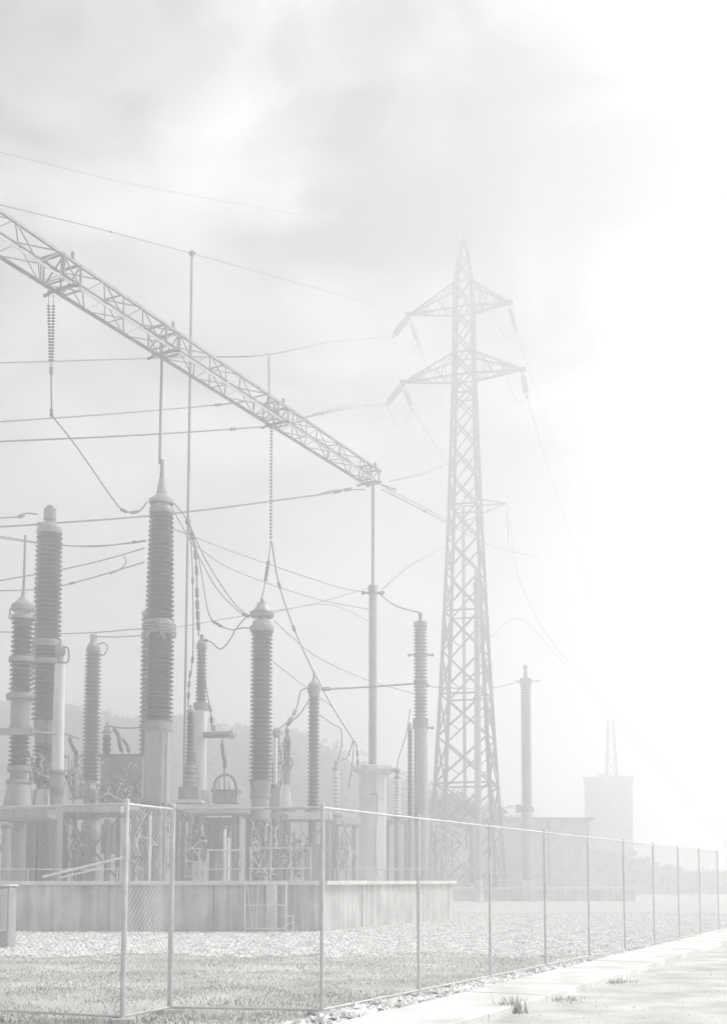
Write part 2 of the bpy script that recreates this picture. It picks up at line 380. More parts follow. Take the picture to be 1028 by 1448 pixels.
blades('grass', np.stack([x, y, np.zeros(N)], 1)[ok], .012, .045, .007, 'grass', 'short worn grass growing inside the fence before the gravel')
def tuft(px, py, h, n, spread, label, z=0.0):
    c = ground(px, py, z); t = rng.normal(0, spread, (n, 2))
    p = np.stack([c.x + t[:, 0], c.y + t[:, 1], np.full(n, z)], 1)
    t = thing('weed_tuft', label, 'weed', c, 'weeds along the footpath')
    blades('blades', p, h * .4, h, .010, 'grass', None, None, 'stuff', .8, t)
tuft(722, 1434, .22, 120, .07, 'largest spiky weed tuft growing at the outer edge of the footpath', 0.0)
tuft(790, 1416, .07, 80, .14, 'low weeds hugging the outer footpath edge beyond the spiky tuft', 0.0)
tuft(865, 1391, .08, 80, .16, 'small weeds on the outer footpath edge opposite the last fence posts', 0.0)
tuft(640, 1448, .08, 60, .06, 'tiny weed tuft on the footpath edge before the spiky tuft', 0.0)
tuft(600, 1432, .12, 90, .16, 'low weeds among rubble between fence foot and footpath', 0.0)

# ================================================================== HILLS
ridge = [(-260, 985), (-120, 992), (0, 997), (60, 1008), (95, 1004), (128, 1014), (165, 1034), (200, 1029), (240, 1022), (290, 1021), (330, 1040), (365, 1036), (400, 1040), (440, 1048), (480, 1064), (512, 1084), (560, 1096), (620, 1114), (700, 1144), (780, 1172), (860, 1205), (950, 1236), (1200, 1244), (1500, 1244)]
def ridge_y(px):
    for (xa, ya), (xb, yb) in zip(ridge, ridge[1:]):
        if xa <= px <= xb: return ya + (yb - ya) * (px - xa) / (xb - xa)
    return 1244
HY = 140.0; nx, ny = 260, 26; V = []; Fc = []; hpts = []
for j in range(ny):
    t = j / (ny - 1)
    for i in range(nx):
        px = -260 + 1760 * i / (nx - 1); top = at(px, ridge_y(px), HY)
        Y = 105 + (HY - 105) * t if t <= 1 else HY
        s = t * t * (3 - 2 * t); z = max(-.5, top.z * s * (.92 + .08 * t)) - .4 * (1 - t)
        x = top.x * (1 - .12 * (1 - t)); q = Vector((x, Y, 0))
        z += (mnoise.noise(q * .045) * 3.0 + mnoise.noise(q * .15) * 1.1) * s * (.35 if t > .9 else 1)
        V.append((x, Y, z)); hpts.append((x, Y, z))
for j in range(ny - 1):
    for i in range(nx - 1): a = j * nx + i; Fc.append((a, a + 1, a + nx + 1, a + nx))
base = len(V)
for i in range(nx):
    x, Y, z = V[(ny - 1) * nx + i]; V.append((x * 1.25, Y + 90, -1.0))
for i in range(nx - 1): a = (ny - 1) * nx + i; Fc.append((a, a + 1, base + i + 1, base + i))
me = meshof('hills', V, Fc, 'hillside', True)
obj('hills', me, None, None, 'dim wooded hills rising behind the substation in the haze', 'hills', None, 'structure')
# woodland cover: one mass of leaf faces in clumps
hp = np.array(hpts)[nx * 7:]; idx = rng.integers(0, len(hp), 2600); idx2 = rng.integers(len(hp) - nx * 2, len(hp), 900)
cc = np.concatenate([hp[idx], hp[idx2]]); cc[:, 0] += rng.normal(0, 1.2, len(cc)); K = 14
r = rng.uniform(.15, .45, len(cc)); o = rng.normal(0, .5, (len(cc), K, 3)) * r[:, None, None]; o[:, :, 2] = np.abs(o[:, :, 2]) * 1.3
ct = (cc[:, None] + o).reshape(-1, 3); n = len(ct)
V = ct[:, None] + rng.normal(0, .14, (n, 3, 3))
me = bpy.data.meshes.new('woodland'); me.from_pydata(V.reshape(-1, 3).tolist(), [], np.arange(n * 3).reshape(-1, 3).tolist()); me.materials.append(MATS['leaf'])
obj('woodland', me, None, None, 'dense scrub and trees covering the hazy hills', 'woodland', None, 'stuff')

# ================================================================== TREES
def tree(px, ytop, ybase, Y, wpx, label, seed, group='trees beyond the lattice pylon'):
    rs = np.random.default_rng(seed); b = at(px, ybase, Y); b.z = 0
    top = at(px, ytop, Y).z; W = pw(wpx, Y)
    t = thing('leafy_tree', label, 'tree', b, group)
    pts = [b + Vector((0, 0, -.1)), b + Vector((.1, 0, top * .25)), b + Vector((-.1, .1, top * .6))]
    lathe('trunk', [(.28, 0), (.2, top * .2), (.14, top * .5), (.05, top * .8)], 'bark', t, b, 8)
    for k in range(5):
        a = rs.uniform(0, 6.28); z0 = top * rs.uniform(.25, .5)
        rod('limb', b + Vector((0, 0, z0)), b + Vector((math.cos(a) * W * .3, math.sin(a) * W * .3, z0 + top * .3)), .06, 'bark', t, 6)
    n = 46; V = []
    for k in range(n):
        u = rs.normal(0, 1, 3); u /= np.linalg.norm(u); rr = rs.uniform(.35, 1) ** .6
        c = np.array([b.x, b.y, top * .58]) + u * rr * np.array([W * .46, W * .42, top * .40])
        cl = rs.uniform(.35, .8) * top / 10
        pp = c + rs.normal(0, .55, (90, 3)) * cl
        V.append(pp[:, None] + rs.normal(0, .11, (90, 3, 3)) * top / 9)
    V = np.concatenate(V).reshape(-1, 3); V[:, 2] = np.maximum(V[:, 2], .1)
    me = bpy.data.meshes.new('crown'); me.from_pydata(V.tolist(), [], np.arange(len(V)).reshape(-1, 3).tolist()); me.materials.append(MATS['leaf'])
    obj('crown', me, t)
tree(612, 1122, 1246, 97, 44, 'round dark tree beside the tall grey post, behind the pylon', 1)
tree(640, 1112, 1246, 99, 50, 'tallest bushy dark tree seen through the pylon legs', 2)
tree(668, 1124, 1246, 97.5, 40, 'bushy dark tree behind the slender pale insulator post', 3)
tree(706, 1140, 1246, 98, 34, 'small tree just beyond the outermost pylon leg', 4)
tree(775, 1160, 1246, 118, 46, 'low spreading tree between pylon and tall block building', 5)
tree(808, 1166, 1246, 120, 34, 'low bushy tree against the tall block building', 6)

# ================================================================== FAR BUILDINGS
def louvre_wall(x0, x1, ytop, Y, label, n=15):
    a, b = at(x0, 1245, Y), at(x1, 1245, Y); h = at(x0, ytop, Y).z; c = (a + b) / 2; w = b.x - a.x
    t = thing('low_building', label, 'building', (c.x, Y, 0))
    box('wall', (c.x, Y + 2.1, 0), (w, 4, h), 'cladding', t)
    for i in range(n):
        z = .25 + (h - .5) * i / n; zz = (h - .5) / n * .78
        box('cladding_board', (c.x, Y + .06, z), (w - .1, .07, zz), 'cladding', t)
    box('roof', (c.x, Y + 2, h), (w + .6, 4.8, .18), 'steel', t)
    for i in range(max(2, int(w / 6))):
        x = a.x + w * (i + .5) / max(2, int(w / 6)); p = box('panel_post', (x, Y - .02, 0), (.22, .14, h), 'steel', t)
    return t
louvre_wall(250, 835, 1160, 89, 'long low dark building clad in horizontal boards behind the substation')
louvre_wall(-200, 240, 1158, 89, 'low boarded building behind the circuit breaker equipment', 12)

tb = at(863, 1245, 140); tb.z = 0; th = at(863, 1104, 140).z; tw = pw(66, 140)
t = thing('tower_block', 'tall plain block building with a lattice mast on its roof', 'building', tb)
box('wall', tb, (tw, 4.6, th), 'render_wall', t, R(-12))
rf = box('roof', tb + Vector((0, 0, th)), (tw + .35, 4.95, .25), 'concrete', t, R(-12))
box('parapet_band', tb + Vector((0, 0, th * .72)), (tw + .08, 4.68, .14), 'concrete', t, R(-12))
box('roof_box', tb + Vector((-.8, 0, th + .25)), (.7, .7, .5), 'concrete', t, R(-12))
mb = tb + Vector((.35, 0, th + .25)); mh = at(863, 1018, 140).z - mb.z
mast = thing('antenna_mast', 'slim lattice antenna mast standing on the block building roof', 'mast', mb)
cs = [(-.6, -.6), (.6, -.6), (.6, .6), (-.6, .6)]
for cx_, cy_ in cs: angle('leg', mb + Vector((cx_, cy_, 0)), mb + Vector((cx_ * .5, cy_ * .5, mh)), .1, 'lattice_steel', mast)
for k in range(7):
    for i in range(4):
        f0, f1 = 1 - .5 * k / 7, 1 - .5 * (k + 1) / 7; a, b = cs[i], cs[(i + 1) % 4]
        angle('brace', mb + Vector((a[0] * f0, a[1] * f0, mh * k / 7)), mb + Vector((b[0] * f1, b[1] * f1, mh * (k + 1) / 7)), .06, 'lattice_steel', mast)

# second, lower plinth by the pylon
q0, q1 = ground(640, 1275), ground(900, 1275); z2 = at(640, 1256, q0.y).z
t = thing('low_plinth', 'low concrete plinth with a pipe handrail beyond the main platform', 'plinth', ((q0.x + q1.x) / 2, q0.y, 0))
npan = 5
for i in range(npan):
    x0 = q0.x + (q1.x - q0.x) * i / npan; x1 = q0.x + (q1.x - q0.x) * (i + 1) / npan
    box('wall_panel', ((x0 + x1) / 2, q0.y + 3, 0), (x1 - x0 - .03, 6, z2 - .1), 'concrete', t)
    box('coping', ((x0 + x1) / 2, q0.y + 3, z2 - .1), (x1 - x0 - .02, 6.2, .12), 'concrete_pale', t)
    rod('rail_post', (x0 + .1, q0.y + .2, z2), (x0 + .1, q0.y + .2, z2 + 1.05), .03, 'galvanised', t)
for z in (.5, 1.0): rod('rail', (q0.x, q0.y + .2, z2 + z), (q1.x, q0.y + .2, z2 + z), .028, 'galvanised', t)

# ================================================================== MAIN PLATFORM
plat = thing('concrete_platform', 'raised grey concrete platform carrying the switchgear behind the fence', 'platform', (c0.x, PF, 0))
V = [(x, y + (.12 if k in (0, 1) else 0) , z) for z in (-.3, PLAT - .12) for k, (x, y) in enumerate(poly)]; n = len(poly)
Fc = [tuple(reversed(range(n))), tuple(range(n, 2 * n))] + [(i, (i + 1) % n, (i + 1) % n + n, i + n) for i in range(n)]
body = obj('platform_body', meshof('platform_body', V, Fc, 'concrete'), plat)
def wall_run(p, q, npan, tilt=0.0):
    d = (q - p).normalized(); nn = Vector((d.y, -d.x, 0)); Ln = (q - p).length; rz = math.atan2(d.y, d.x)
    for i in range(npan):
        c = p + d * (Ln * (i + .5) / npan) - nn * .02
        dz = random.uniform(-.006, .006); pr = random.uniform(-.012, .012)
        box('wall_panel', (c.x + nn.x * pr, c.y + nn.y * pr, -.2), (Ln / npan - .025, .26, PLAT + .09 + dz), 'concrete', plat, rz)
        k = p + d * (Ln * (i + .5) / npan) + nn * .02
        box('coping', (k.x, k.y, PLAT - .11), (Ln / npan - .012, .5, .11 + dz), 'concrete_pale', plat, rz)
wall_run(Vector((-42, PF, 0)), Vector((c0.x, PF, 0)), 14)
wall_run(Vector((c0.x, PF, 0)), Vector((c1.x, c1.y, 0)), 4)
ppos = at(384, 1245, PF - .2)
box('pier', (ppos.x, PF - .24, 0), (.24, .3, PLAT - .02), 'concrete_pale', plat)
sheet('platform_floor', [(-41.8, PF + .3), (c0.x - .1, PF + .3), (c1.x - .3, c1.y), (c1.x - 1.1, 85.8), (-41.8, 85.8)], PLAT - .1, 'gravel_bed')

# steel access frame leaning on the platform wall
fx0, fx1, fx2 = at(347, 1245, PF - .5).x, at(391, 1245, PF - .5).x, at(405, 1245, PF - .5).x; fy = PF - .55
t = thing('access_frame', 'white tubular step frame with cross rails standing against the platform wall', 'frame', ((fx0 + fx2) / 2, fy, 0))
for x in (fx0, fx1, fx2): rod('upright', (x, fy, 0), (x, fy, 1.36), .022, 'white_paint', t)
for z in (.12, .74, 1.32): rod('cross_rail', (fx0, fy, z), (fx2, fy, z), .018, 'white_paint', t)
rod('stay', (fx0 + .06, fy + .02, 1.3), (fx0 + .2, fy + .02, .1), .014, 'white_paint', t)
rod('stay', (fx0 + .35, fy + .02, 1.3), (fx0 + .3, fy + .02, .1), .014, 'white_paint', t)
fx3 = at(415, 1245, PF - .5).x
rod('upright', (fx3, fy, 0), (fx3, fy, .48), .018, 'white_paint', t); rod('cross_rail', (fx2, fy, .46), (fx3, fy, .46), .016, 'white_paint', t); rod('cross_rail', (fx2, fy, .05), (fx3, fy, .05), .016, 'white_paint', t)
rod('stay', (fx1, fy - .02, .05), (fx3, fy - .02, .3), .014, 'white_paint', t)

# slatted cabinet at the left end
q = ground(0, 1343); Yc = q.y
t = thing('slatted_cabinet', 'pale cabinet with slanting louvre slats standing on the gravel', 'cabinet', q)
xr = at(11, 1300, Yc).x; hgt = at(5, 1254, Yc).z; xl = xr - 1.3
box('body', ((xl + xr) / 2, Yc + .3, 0), (1.3, .5, hgt), 'grey_paint', t)
box('top', ((xl + xr) / 2, Yc + .28, hgt), (1.36, .6, .04), 'white_paint', t)
for i in range(22):
    z = .06 + i * (hgt - .2) / 22
    o = obj('slat', unit('box', 'white_paint'), t, axisM((xl + .06, Yc + .03, z - .12 if z > .3 else z * .6), (xr - .04, Yc + .03, min(hgt - .05, z + .35)), .034, .03))

# ================================================================== CHAIN LINK FENCE
FH = 2.2
def fence_run(pts, label, post_r=.021, first=True, last=True):
    t = thing('chain_link_fence', label, 'fence', pts[0])
    for i, p in enumerate(pts):
        if (i == 0 and not first) or (i == len(pts) - 1 and not last): continue
        po = rod('post', p, p + Vector((0, 0, FH + .04)), post_r, 'galvanised', t, 12)
        ball('post_cap', p + Vector((0, 0, FH + .04)), post_r * 1.12, 'galvanised', po, .6)
        box('footing', (p.x, p.y, -.1), (.24, .24, .13 + random.uniform(0, .02)), 'concrete', t, random.uniform(0, 1))
    for a, b in zip(pts, pts[1:]):
        d = (b - a).normalized(); L = (b - a).length
        rod('top_rail', a + Vector((0, 0, FH)) + d * post_r, b + Vector((0, 0, FH)) - d * post_r, .015, 'galvanised', t, 10)
        rod('bottom_rail', a + Vector((0, 0, .06)) + d * post_r, b + Vector((0, 0, .06)) - d * post_r, .014, 'galvanised', t, 8)
        # wire mesh: zigzag wires, square-section, in two crossing families
        V = []; Fc = []; pitch = .075; h0, h1 = .07, FH - .02; H = h1 - h0; nn = Vector((d.y, -d.x, 0)); r = .0014
        k = int((L + H) / pitch)
        for s in (1, -1):
            for i in range(k):
                u0 = -H + i * pitch; za, zb = max(0, -u0), min(H, L - u0)
                if zb <= za: continue
                def pt(z):
                    u = u0 + z; u = u if s == 1 else L - u
                    return a + d * u + nn * (s * .003) + Vector((0, 0, h0 + z))
                p0, p1 = pt(za), pt(zb); e = Vector((d.x * -s, d.y * -s, 1)).normalized() * r; b0 = len(V)
                for q in (p0, p1): V += [q + e, q - e * .5 + nn * r * .87, q - e * .5 - nn * r * .87]
                Fc += [(b0, b0 + 1, b0 + 4, b0 + 3), (b0 + 1, b0 + 2, b0 + 5, b0 + 4), (b0 + 2, b0, b0 + 3, b0 + 5)]
        obj('wire_mesh', meshof('wire_mesh', V, Fc, 'galvanised'), t, None, None, None, None, 'stuff')
Aend = P_[1] + A_dir * 2.4
fence_run([Aend, P_[1]], 'chain link fence panel in front of the slatted cabinet', .028)
fence_run([P_[1], P_[2]], 'narrow angled chain link panel joining two thick posts', .030, first=False)
fence_run([P_[2], P_[3]], 'chain link panel before the white step frame', .030, first=False, last=False)
fence_run(fence_posts, 'long chain link fence running away beside the footpath')

# ================================================================== STACKED INSULATORS AND POSTS
def stack(name, label, cat, x, Y, segs, group=None, foot=True, xref=1140):
    """segs from the top down: (part, kind, ytop, ybot, wtop, wbot, extra) in photo pixels at distance Y."""
    X = at(x, xref, Y).x; t = thing(name, label, cat, (X, Y, PLAT - .1), group)
    for s in segs:
        part, kind, y0, y1, w0, w1 = s[:6]; ex = s[6] if len(s) > 6 else None; m = s[7] if len(s) > 7 else None
        z1 = at(x, y0, Y).z; z0 = at(x, y1, Y).z if y1 < 1244 else PLAT - .1
        r1, r0 = pw(w0, Y) / 2, pw(w1, Y) / 2; h = z1 - z0; c = (X, Y, z0)
        if kind == 'shed':
            m = m or 'porcelain'
            lathe(part, [(r0 * .70, 0), (r1 * .70, h)], m, t, c, 24)
            n = max(3, int((ex or (y1 - y0) / 5.3) * .84))
            for i in range(n):
                f = (i + .5) / n; rr = r0 + (r1 - r0) * f
                obj('shed', shed_mesh(m), t, Matrix.Translation(Vector((X, Y, z0 + h * f))) @ Matrix.Diagonal((rr, rr, h / n * 1.02, 1)))
        elif kind == 'ball': ball(part, (X, Y, (z0 + z1) / 2), max(r0, r1), m or 'steel', t, h / 2 / max(r0, r1))
        elif kind == 'box': box(part, (X, Y, z0), (2 * r0, 2 * r0 * (ex or .8), h), m or 'grey_paint', t)
        elif kind == 'bell':
            lathe(part, [(r0 * .94, 0), (r0, h * .12), (r0 * .96, h * .3), (r1 + (r0 - r1) * .45, h * .52), (r1 * 1.05, h * .8), (r1, h)], m or 'steel_light', t, c)
        elif kind == 'flange':
            o = lathe(part, [(r0 * .97, 0), (r0, h * .15), (r1, h * .85), (r1 * .97, h)], m or 'steel', t, c)
            if r0 * F / Y > 9:
                for i in range(8):
                    a = i * math.pi / 4 + .2; rod('bolt', (X + math.cos(a) * r0 * .88, Y + math.sin(a) * r0 * .88, z0 - .03), (X + math.cos(a) * r0 * .88, Y + math.sin(a) * r0 * .88, z1 + .03), r0 * .05, 'steel_dark', o, 6)
        elif kind == 'ring':
            n = 22; V = [(X + math.cos(2 * math.pi * i / n) * r0, Y + math.sin(2 * math.pi * i / n) * r0, (z0 + z1) / 2) for i in range(n + 1)]
            obj(part, tube_mesh(V, h / 2, m or 'steel', 6), t)
        else: lathe(part, [(r0, 0), (r0 + (r1 - r0) * .5, h * .5), (r1, h)], m or 'steel', t, c)
    return t, X

t, X = stack('insulator_column', 'dark ribbed insulator column with a hooked roof-shaped cap and thin aerial rod', 'insulator', 25, 36.0, [
    ('terminal_rod', 'smooth', 757, 840, 3, 3.5), ('cap', 'bell', 838, 864, 6, 34), ('neck', 'smooth', 864, 872, 22, 22, None, 'steel_light'), ('flange', 'flange', 871, 877, 32, 34),
    ('porcelain', 'shed', 877, 930, 31, 32, 10), ('collar', 'flange', 930, 937, 36, 36), ('porcelain', 'shed', 937, 983, 33, 34, 9),
    ('flange', 'flange', 982, 990, 40, 40), ('sleeve', 'smooth', 990, 1026, 27, 27, None, 'porcelain_grey'), ('flange', 'flange', 1026, 1040, 30, 30),
    ('porcelain', 'shed', 1040, 1084, 29, 31, 9), ('flange', 'flange', 1084, 1092, 32, 32), ('neck', 'smooth', 1092, 1104, 24, 24), ('flange', 'flange', 1104, 1109, 34, 34),
    ('pedestal', 'smooth', 1109, 1142, 30, 40, None, 'grey_paint'), ('base_plate', 'flange', 1142, 1148, 46, 46), ('support_post', 'smooth', 1148, 1246, 24, 26, None, 'steel_light')])
for sx in (-1, 1): obj('bracket', tube_mesh([Vector((X + sx * a, 35.9, at(25, b, 36).z)) for a, b in ((.26, 858), (.37, 862), (.39, 876), (.26, 877))], .025, 'steel', 6), t)
stack('insulator_column', 'tall dark ribbed insulator with a round knob on a conical cap', 'insulator', 60, 39.0, [
    ('knob', 'ball', 714, 724, 12, 12), ('knob', 'smooth', 720, 735, 17, 18), ('cap', 'bell', 735, 750, 12, 34), ('flange', 'flange', 750, 756, 36, 36),
    ('porcelain', 'shed', 756, 906, 37, 41, 28), ('collar', 'flange', 906, 916, 40, 41), ('porcelain', 'shed', 916, 934, 41, 42, 3), ('collar', 'flange', 934, 941, 48, 48), ('porcelain', 'shed', 941, 1020, 41, 38, 14),
    ('sleeve', 'smooth', 1020, 1036, 30, 30, None, 'porcelain_grey'), ('platform_ring', 'flange', 1036, 1040, 46, 46), ('sleeve', 'smooth', 1040, 1052, 26, 26, None, 'porcelain_grey'),
    ('cooling_fins', 'shed', 1052, 1082, 32, 32, 7), ('housing', 'box', 1082, 1104, 30, 30), ('flange', 'flange', 1102, 1106, 38, 38), ('support_post', 'smooth', 1106, 1246, 30, 34, None, 'steel_dark')])
t, X = stack('steel_post', 'pale smooth steel post with a bell fitting and hook on top', 'post', 80, 37.5, [
    ('knob', 'ball', 905, 913, 4, 4), ('head', 'ball', 911, 930, 16, 16, None, 'steel_light'), ('neck', 'smooth', 926, 942, 9, 11, None, 'steel_light'), ('tube', 'smooth', 940, 1090, 15, 17, None, 'white_paint'), ('band', 'flange', 1090, 1095, 21, 21),
    ('tube', 'smooth', 1095, 1114, 18, 18, None, 'grey_paint'), ('band', 'flange', 1114, 1125, 20, 20), ('tube', 'smooth', 1125, 1246, 18, 19, None, 'grey_paint')])
hk = [at(84, 918, 37.4), at(93, 915, 37.4), at(97, 921, 37.4), at(96, 936, 37.4), at(86, 937, 37.4)]
obj('hook', tube_mesh(spline(hk, 5), .03, 'steel'), t)
stack('insulator_column', 'slim dark insulator with a ball cap standing on a hooded base', 'insulator', 127, 46.0, [
    ('knob', 'ball', 895, 907, 11, 11, None, 'steel_light'), ('cap', 'bell', 905, 917, 9, 18), ('flange', 'flange', 917, 923, 20, 20), ('porcelain', 'shed', 923, 1104, 23, 27, 40),
    ('hood', 'bell', 1102, 1124, 16, 40, None, 'grey_paint'), ('base_plate', 'flange', 1124, 1130, 46, 46), ('support_post', 'smooth', 1130, 1246, 18, 20)])
t, X = stack('insulator_column', 'largest dark ribbed insulator wrapped with cable ties at mid height', 'insulator', 221, 36.0, [
    ('terminal_rod', 'smooth', 650, 683, 5, 7), ('terminal_block', 'smooth', 676, 697, 8, 15, None, 'steel_light'), ('cap', 'bell', 694, 713, 12, 37), ('neck', 'smooth', 711, 720, 20, 24, None, 'steel_light'), ('flange', 'flange', 718, 727, 34, 35),
    ('porcelain', 'shed', 727, 878, 35, 42, 28), ('collar', 'flange', 878, 884, 42, 42), ('porcelain', 'shed', 884, 1022, 43, 43, 27),
    ('flange', 'flange', 1021, 1034, 40, 41), ('sleeve', 'smooth', 1034, 1134, 35, 37, None, 'grey_paint'), ('flange', 'flange', 1134, 1140, 46, 46), ('support_post', 'smooth', 1140, 1246, 30, 32, None, 'steel')])
for k in range(5):                                               # cable ties round its middle
    z = at(221, 884 + k * 3.6, 36).z; rr = pw(46, 36) / 2
    V = [(X + math.cos(a) * rr * 1.02, 36 + math.sin(a) * rr * 1.02, z + .03 * math.sin(a * 2 + k)) for a in [i * 2 * math.pi / 24 for i in range(25)]]
    obj('cable_tie', tube_mesh(V, .022, 'steel_light', 5), t)
for k, (a, b) in enumerate((((206, 902), (222, 880)), ((222, 880), (232, 905)), ((214, 884), (232, 884)), ((232, 884), (226, 900)))):
    p, q = at(*a, 36 - .56), at(*b, 36 - .58); obj('cable_tie', tube_mesh(spline([p, (p + q) / 2 + Vector((.05, -.08, .06)), q], 6), .025, 'steel_light', 5), t)
for x in (228, 236): rod('conduit', at(x, 1034, 35.4), (at(x, 1034, 35.4).x, 35.4, PLAT), .04, 'steel_light', t, 8)
stack('insulator_column', 'dark ribbed insulator half hidden behind the largest insulator', 'insulator', 206, 44.0, [
    ('flange', 'flange', 866, 872, 20, 20), ('porcelain', 'shed', 872, 1122, 22, 24, 46), ('base_plate', 'flange', 1122, 1130, 30, 30), ('support_post', 'smooth', 1130, 1246, 16, 18)])
t, X = stack('insulator_column', 'short dark insulator on a tall pale cylinder beside the thin mast', 'insulator', 282, 42.5, [
    ('terminal', 'smooth', 898, 906, 5, 6), ('cap', 'bell', 904, 913, 6, 15), ('flange', 'flange', 912, 918, 15, 15), ('porcelain', 'shed', 918, 996, 14, 17, 18), ('flange', 'flange', 995, 1005, 22, 22),
    ('cylinder', 'smooth', 1005, 1118, 18, 19, None, 'white_paint'), ('base_block', 'box', 1118, 1140, 24, 24, 1.0, 'white_paint'), ('support_post', 'smooth', 1140, 1246, 16, 17, None, 'steel')])
stack('insulator_column', 'short dark ribbed insulator rising from a finned can', 'insulator', 268, 41.5, [
    ('cap', 'bell', 998, 1008, 5, 13), ('porcelain', 'shed', 1008, 1082, 13, 14, 17), ('finned_can', 'shed', 1082, 1114, 20, 20, 7, 'steel'), ('base_block', 'box', 1114, 1132, 28, 28, .9, 'dark_paint'), ('plinth_slab', 'box', 1132, 1137, 40, 40, .9, 'white_paint'), ('support_post', 'smooth', 1137, 1246, 14, 15)])
stack('insulator_column', 'broad dark ribbed insulator with a stepped dome cap and two flanges', 'insulator', 368, 40.0, [
    ('terminal', 'smooth', 847, 855, 5, 5), ('cap', 'bell', 853, 868, 14, 27), ('cap_plate', 'flange', 866, 873, 36, 33), ('neck', 'smooth', 873, 880, 12, 12, None, 'steel_light'), ('neck', 'smooth', 879, 887, 26, 28, None, 'steel_light'), ('flange', 'flange', 886, 894, 35, 34),
    ('porcelain', 'shed', 894, 1106, 31, 34, 44), ('base_collar', 'smooth', 1105, 1124, 30, 26), ('flange', 'flange', 1123, 1130, 30, 30), ('sleeve', 'smooth', 1130, 1160, 26, 26, None, 'grey_paint'), ('support_post', 'smooth', 1160, 1246, 18, 18)])
stack('insulator_column', 'small dark insulator on a white conical base', 'insulator', 405, 46.0, [
    ('terminal', 'ball', 1030, 1040, 6, 6), ('cap', 'bell', 1038, 1048, 5, 10), ('porcelain', 'shed', 1048, 1084, 12, 12, 9), ('collar', 'flange', 1084, 1090, 13, 13), ('sleeve', 'smooth', 1090, 1110, 10, 10, None, 'porcelain_grey'), ('cone', 'smooth', 1108, 1146, 6, 20, None, 'white_paint'), ('base_plate', 'flange', 1146, 1152, 26, 26), ('support_post', 'smooth', 1152, 1246, 12, 12)])
stack('insulator_column', 'thin white pipe insulator beside the broad domed insulator', 'insulator', 389, 42.0, [
    ('cap', 'ball', 1030, 1044, 9, 9), ('porcelain', 'shed', 1044, 1110, 8, 8, 14, 'porcelain_white'), ('flange', 'flange', 1110, 1116, 12, 12), ('motor_box', 'box', 1116, 1146, 15, 15, .9, 'grey_paint'), ('support_post', 'smooth', 1146, 1246, 9, 9)])
stack('insulator_column', 'slender dark insulator between the broad domed insulator and the concrete pillar', 'insulator', 443, 46.0, [
    ('terminal', 'smooth', 950, 962, 3, 4), ('cap', 'bell', 960, 972, 6, 18), ('neck', 'smooth', 970, 976, 12, 12), ('flange', 'flange', 974, 980, 19, 18), ('neck', 'smooth', 980, 986, 15, 15), ('porcelain', 'shed', 986, 1146, 17, 18, 34), ('base_plate', 'flange', 1146, 1152, 24, 24), ('support_post', 'smooth', 1152, 1196, 14, 14), ('cabinet', 'box', 1194, 1246, 22, 22, .8, 'grey_paint')])
for x, yt, lab in ((475, 1086, 'white ribbed insulator with hooked terminal between slender dark insulator and concrete pillar'), (562, 1098, 'white ribbed insulator under the pillar cross arm beside the tall grey post')):
    stack('insulator_column', lab, 'insulator', x, 50.5, [
        ('terminal', 'ball', yt - 10, yt - 3, 4, 4), ('cap', 'bell', yt - 4, yt + 4, 4, 10), ('porcelain', 'shed', yt + 4, 1152, 11, 12, 14, 'porcelain_white'), ('base_plate', 'flange', 1152, 1157, 18, 18), ('support_post', 'smooth', 1157, 1246, 9, 9)])
t, X9 = stack('insulator_column', 'tall grey post with a ribbed insulator head near the pylon', 'insulator', 595, 48.0, [
    ('terminal', 'ball', 866, 874, 6, 6), ('terminal', 'smooth', 872, 881, 4, 6), ('cap', 'flange', 880, 887, 19, 19), ('porcelain', 'shed', 887, 964, 19, 20, 20, 'porcelain_grey'), ('collar', 'flange', 963, 968, 20, 20), ('porcelain', 'shed', 968, 1018, 20, 20, 13, 'porcelain_grey'), ('flange', 'flange', 1018, 1031, 21, 24),
    ('tube', 'smooth', 1031, 1246, 19, 20, None, 'steel_light')])
for yy, s in ((925, -1), (925, 1), (1028, 1)):
    p = at(595, yy, 48); q = p + Vector((s * .48, 0, -.05)); rod('bracket', p, q, .035, 'steel', t, 6); ball('clamp', q, .07, 'steel', t)
stack('insulator_column', 'thin dark ribbed insulator close beside the tall grey post', 'insulator', 580, 50.0, [
    ('cap', 'bell', 1022, 1032, 3, 7), ('porcelain', 'shed', 1032, 1152, 8, 9, 26, 'porcelain'), ('support_post', 'smooth', 1152, 1246, 6, 7)])
for x, Y, yt, yb, w, lab in ((676, 74, 826, 985, 10, 'pale slender insulator post standing behind the pylon legs'), (745, 78, 962, 1142, 17, 'tall pale ribbed insulator standing alone past the pylon')):
    segs = [('terminal', 'ball', yt - 22, yt - 14, 7, 7), ('terminal', 'smooth', yt - 16, yt, 4, 7), ('cap', 'flange', yt - 2, yt + 7, w, w)]
    segs += [('porcelain', 'shed', yt + 7, yb, w - 1, w, int((yb - yt) / 3.4), 'porcelain_grey'), ('flange', 'flange', yb, yb + 7, w * 1.1, w * 1.2), ('tube', 'smooth', yb + 7, 1175, w * .95, w * 1.0, None, 'steel_light'), ('support_post', 'smooth', 1175, 1256, w * .9, w * .9, None, 'steel')]
    t, X = stack('insulator_column', lab, 'insulator', x, Y, segs)
    z0 = 0; rod('footing', (X, Y, 0), (X, Y, PLAT), pw(w, Y) * .6, 'concrete', t)
    if x == 745:
        for s in (-1, 1): q = at(745, yt + 2, Y); rod('arm', q, q + Vector((s * .85, 0, .05)), .04, 'steel', t, 6)
        box('box', (X - .55, Y, at(745, 1150, Y).z), (.4, .4, .55), 'grey_paint', t)

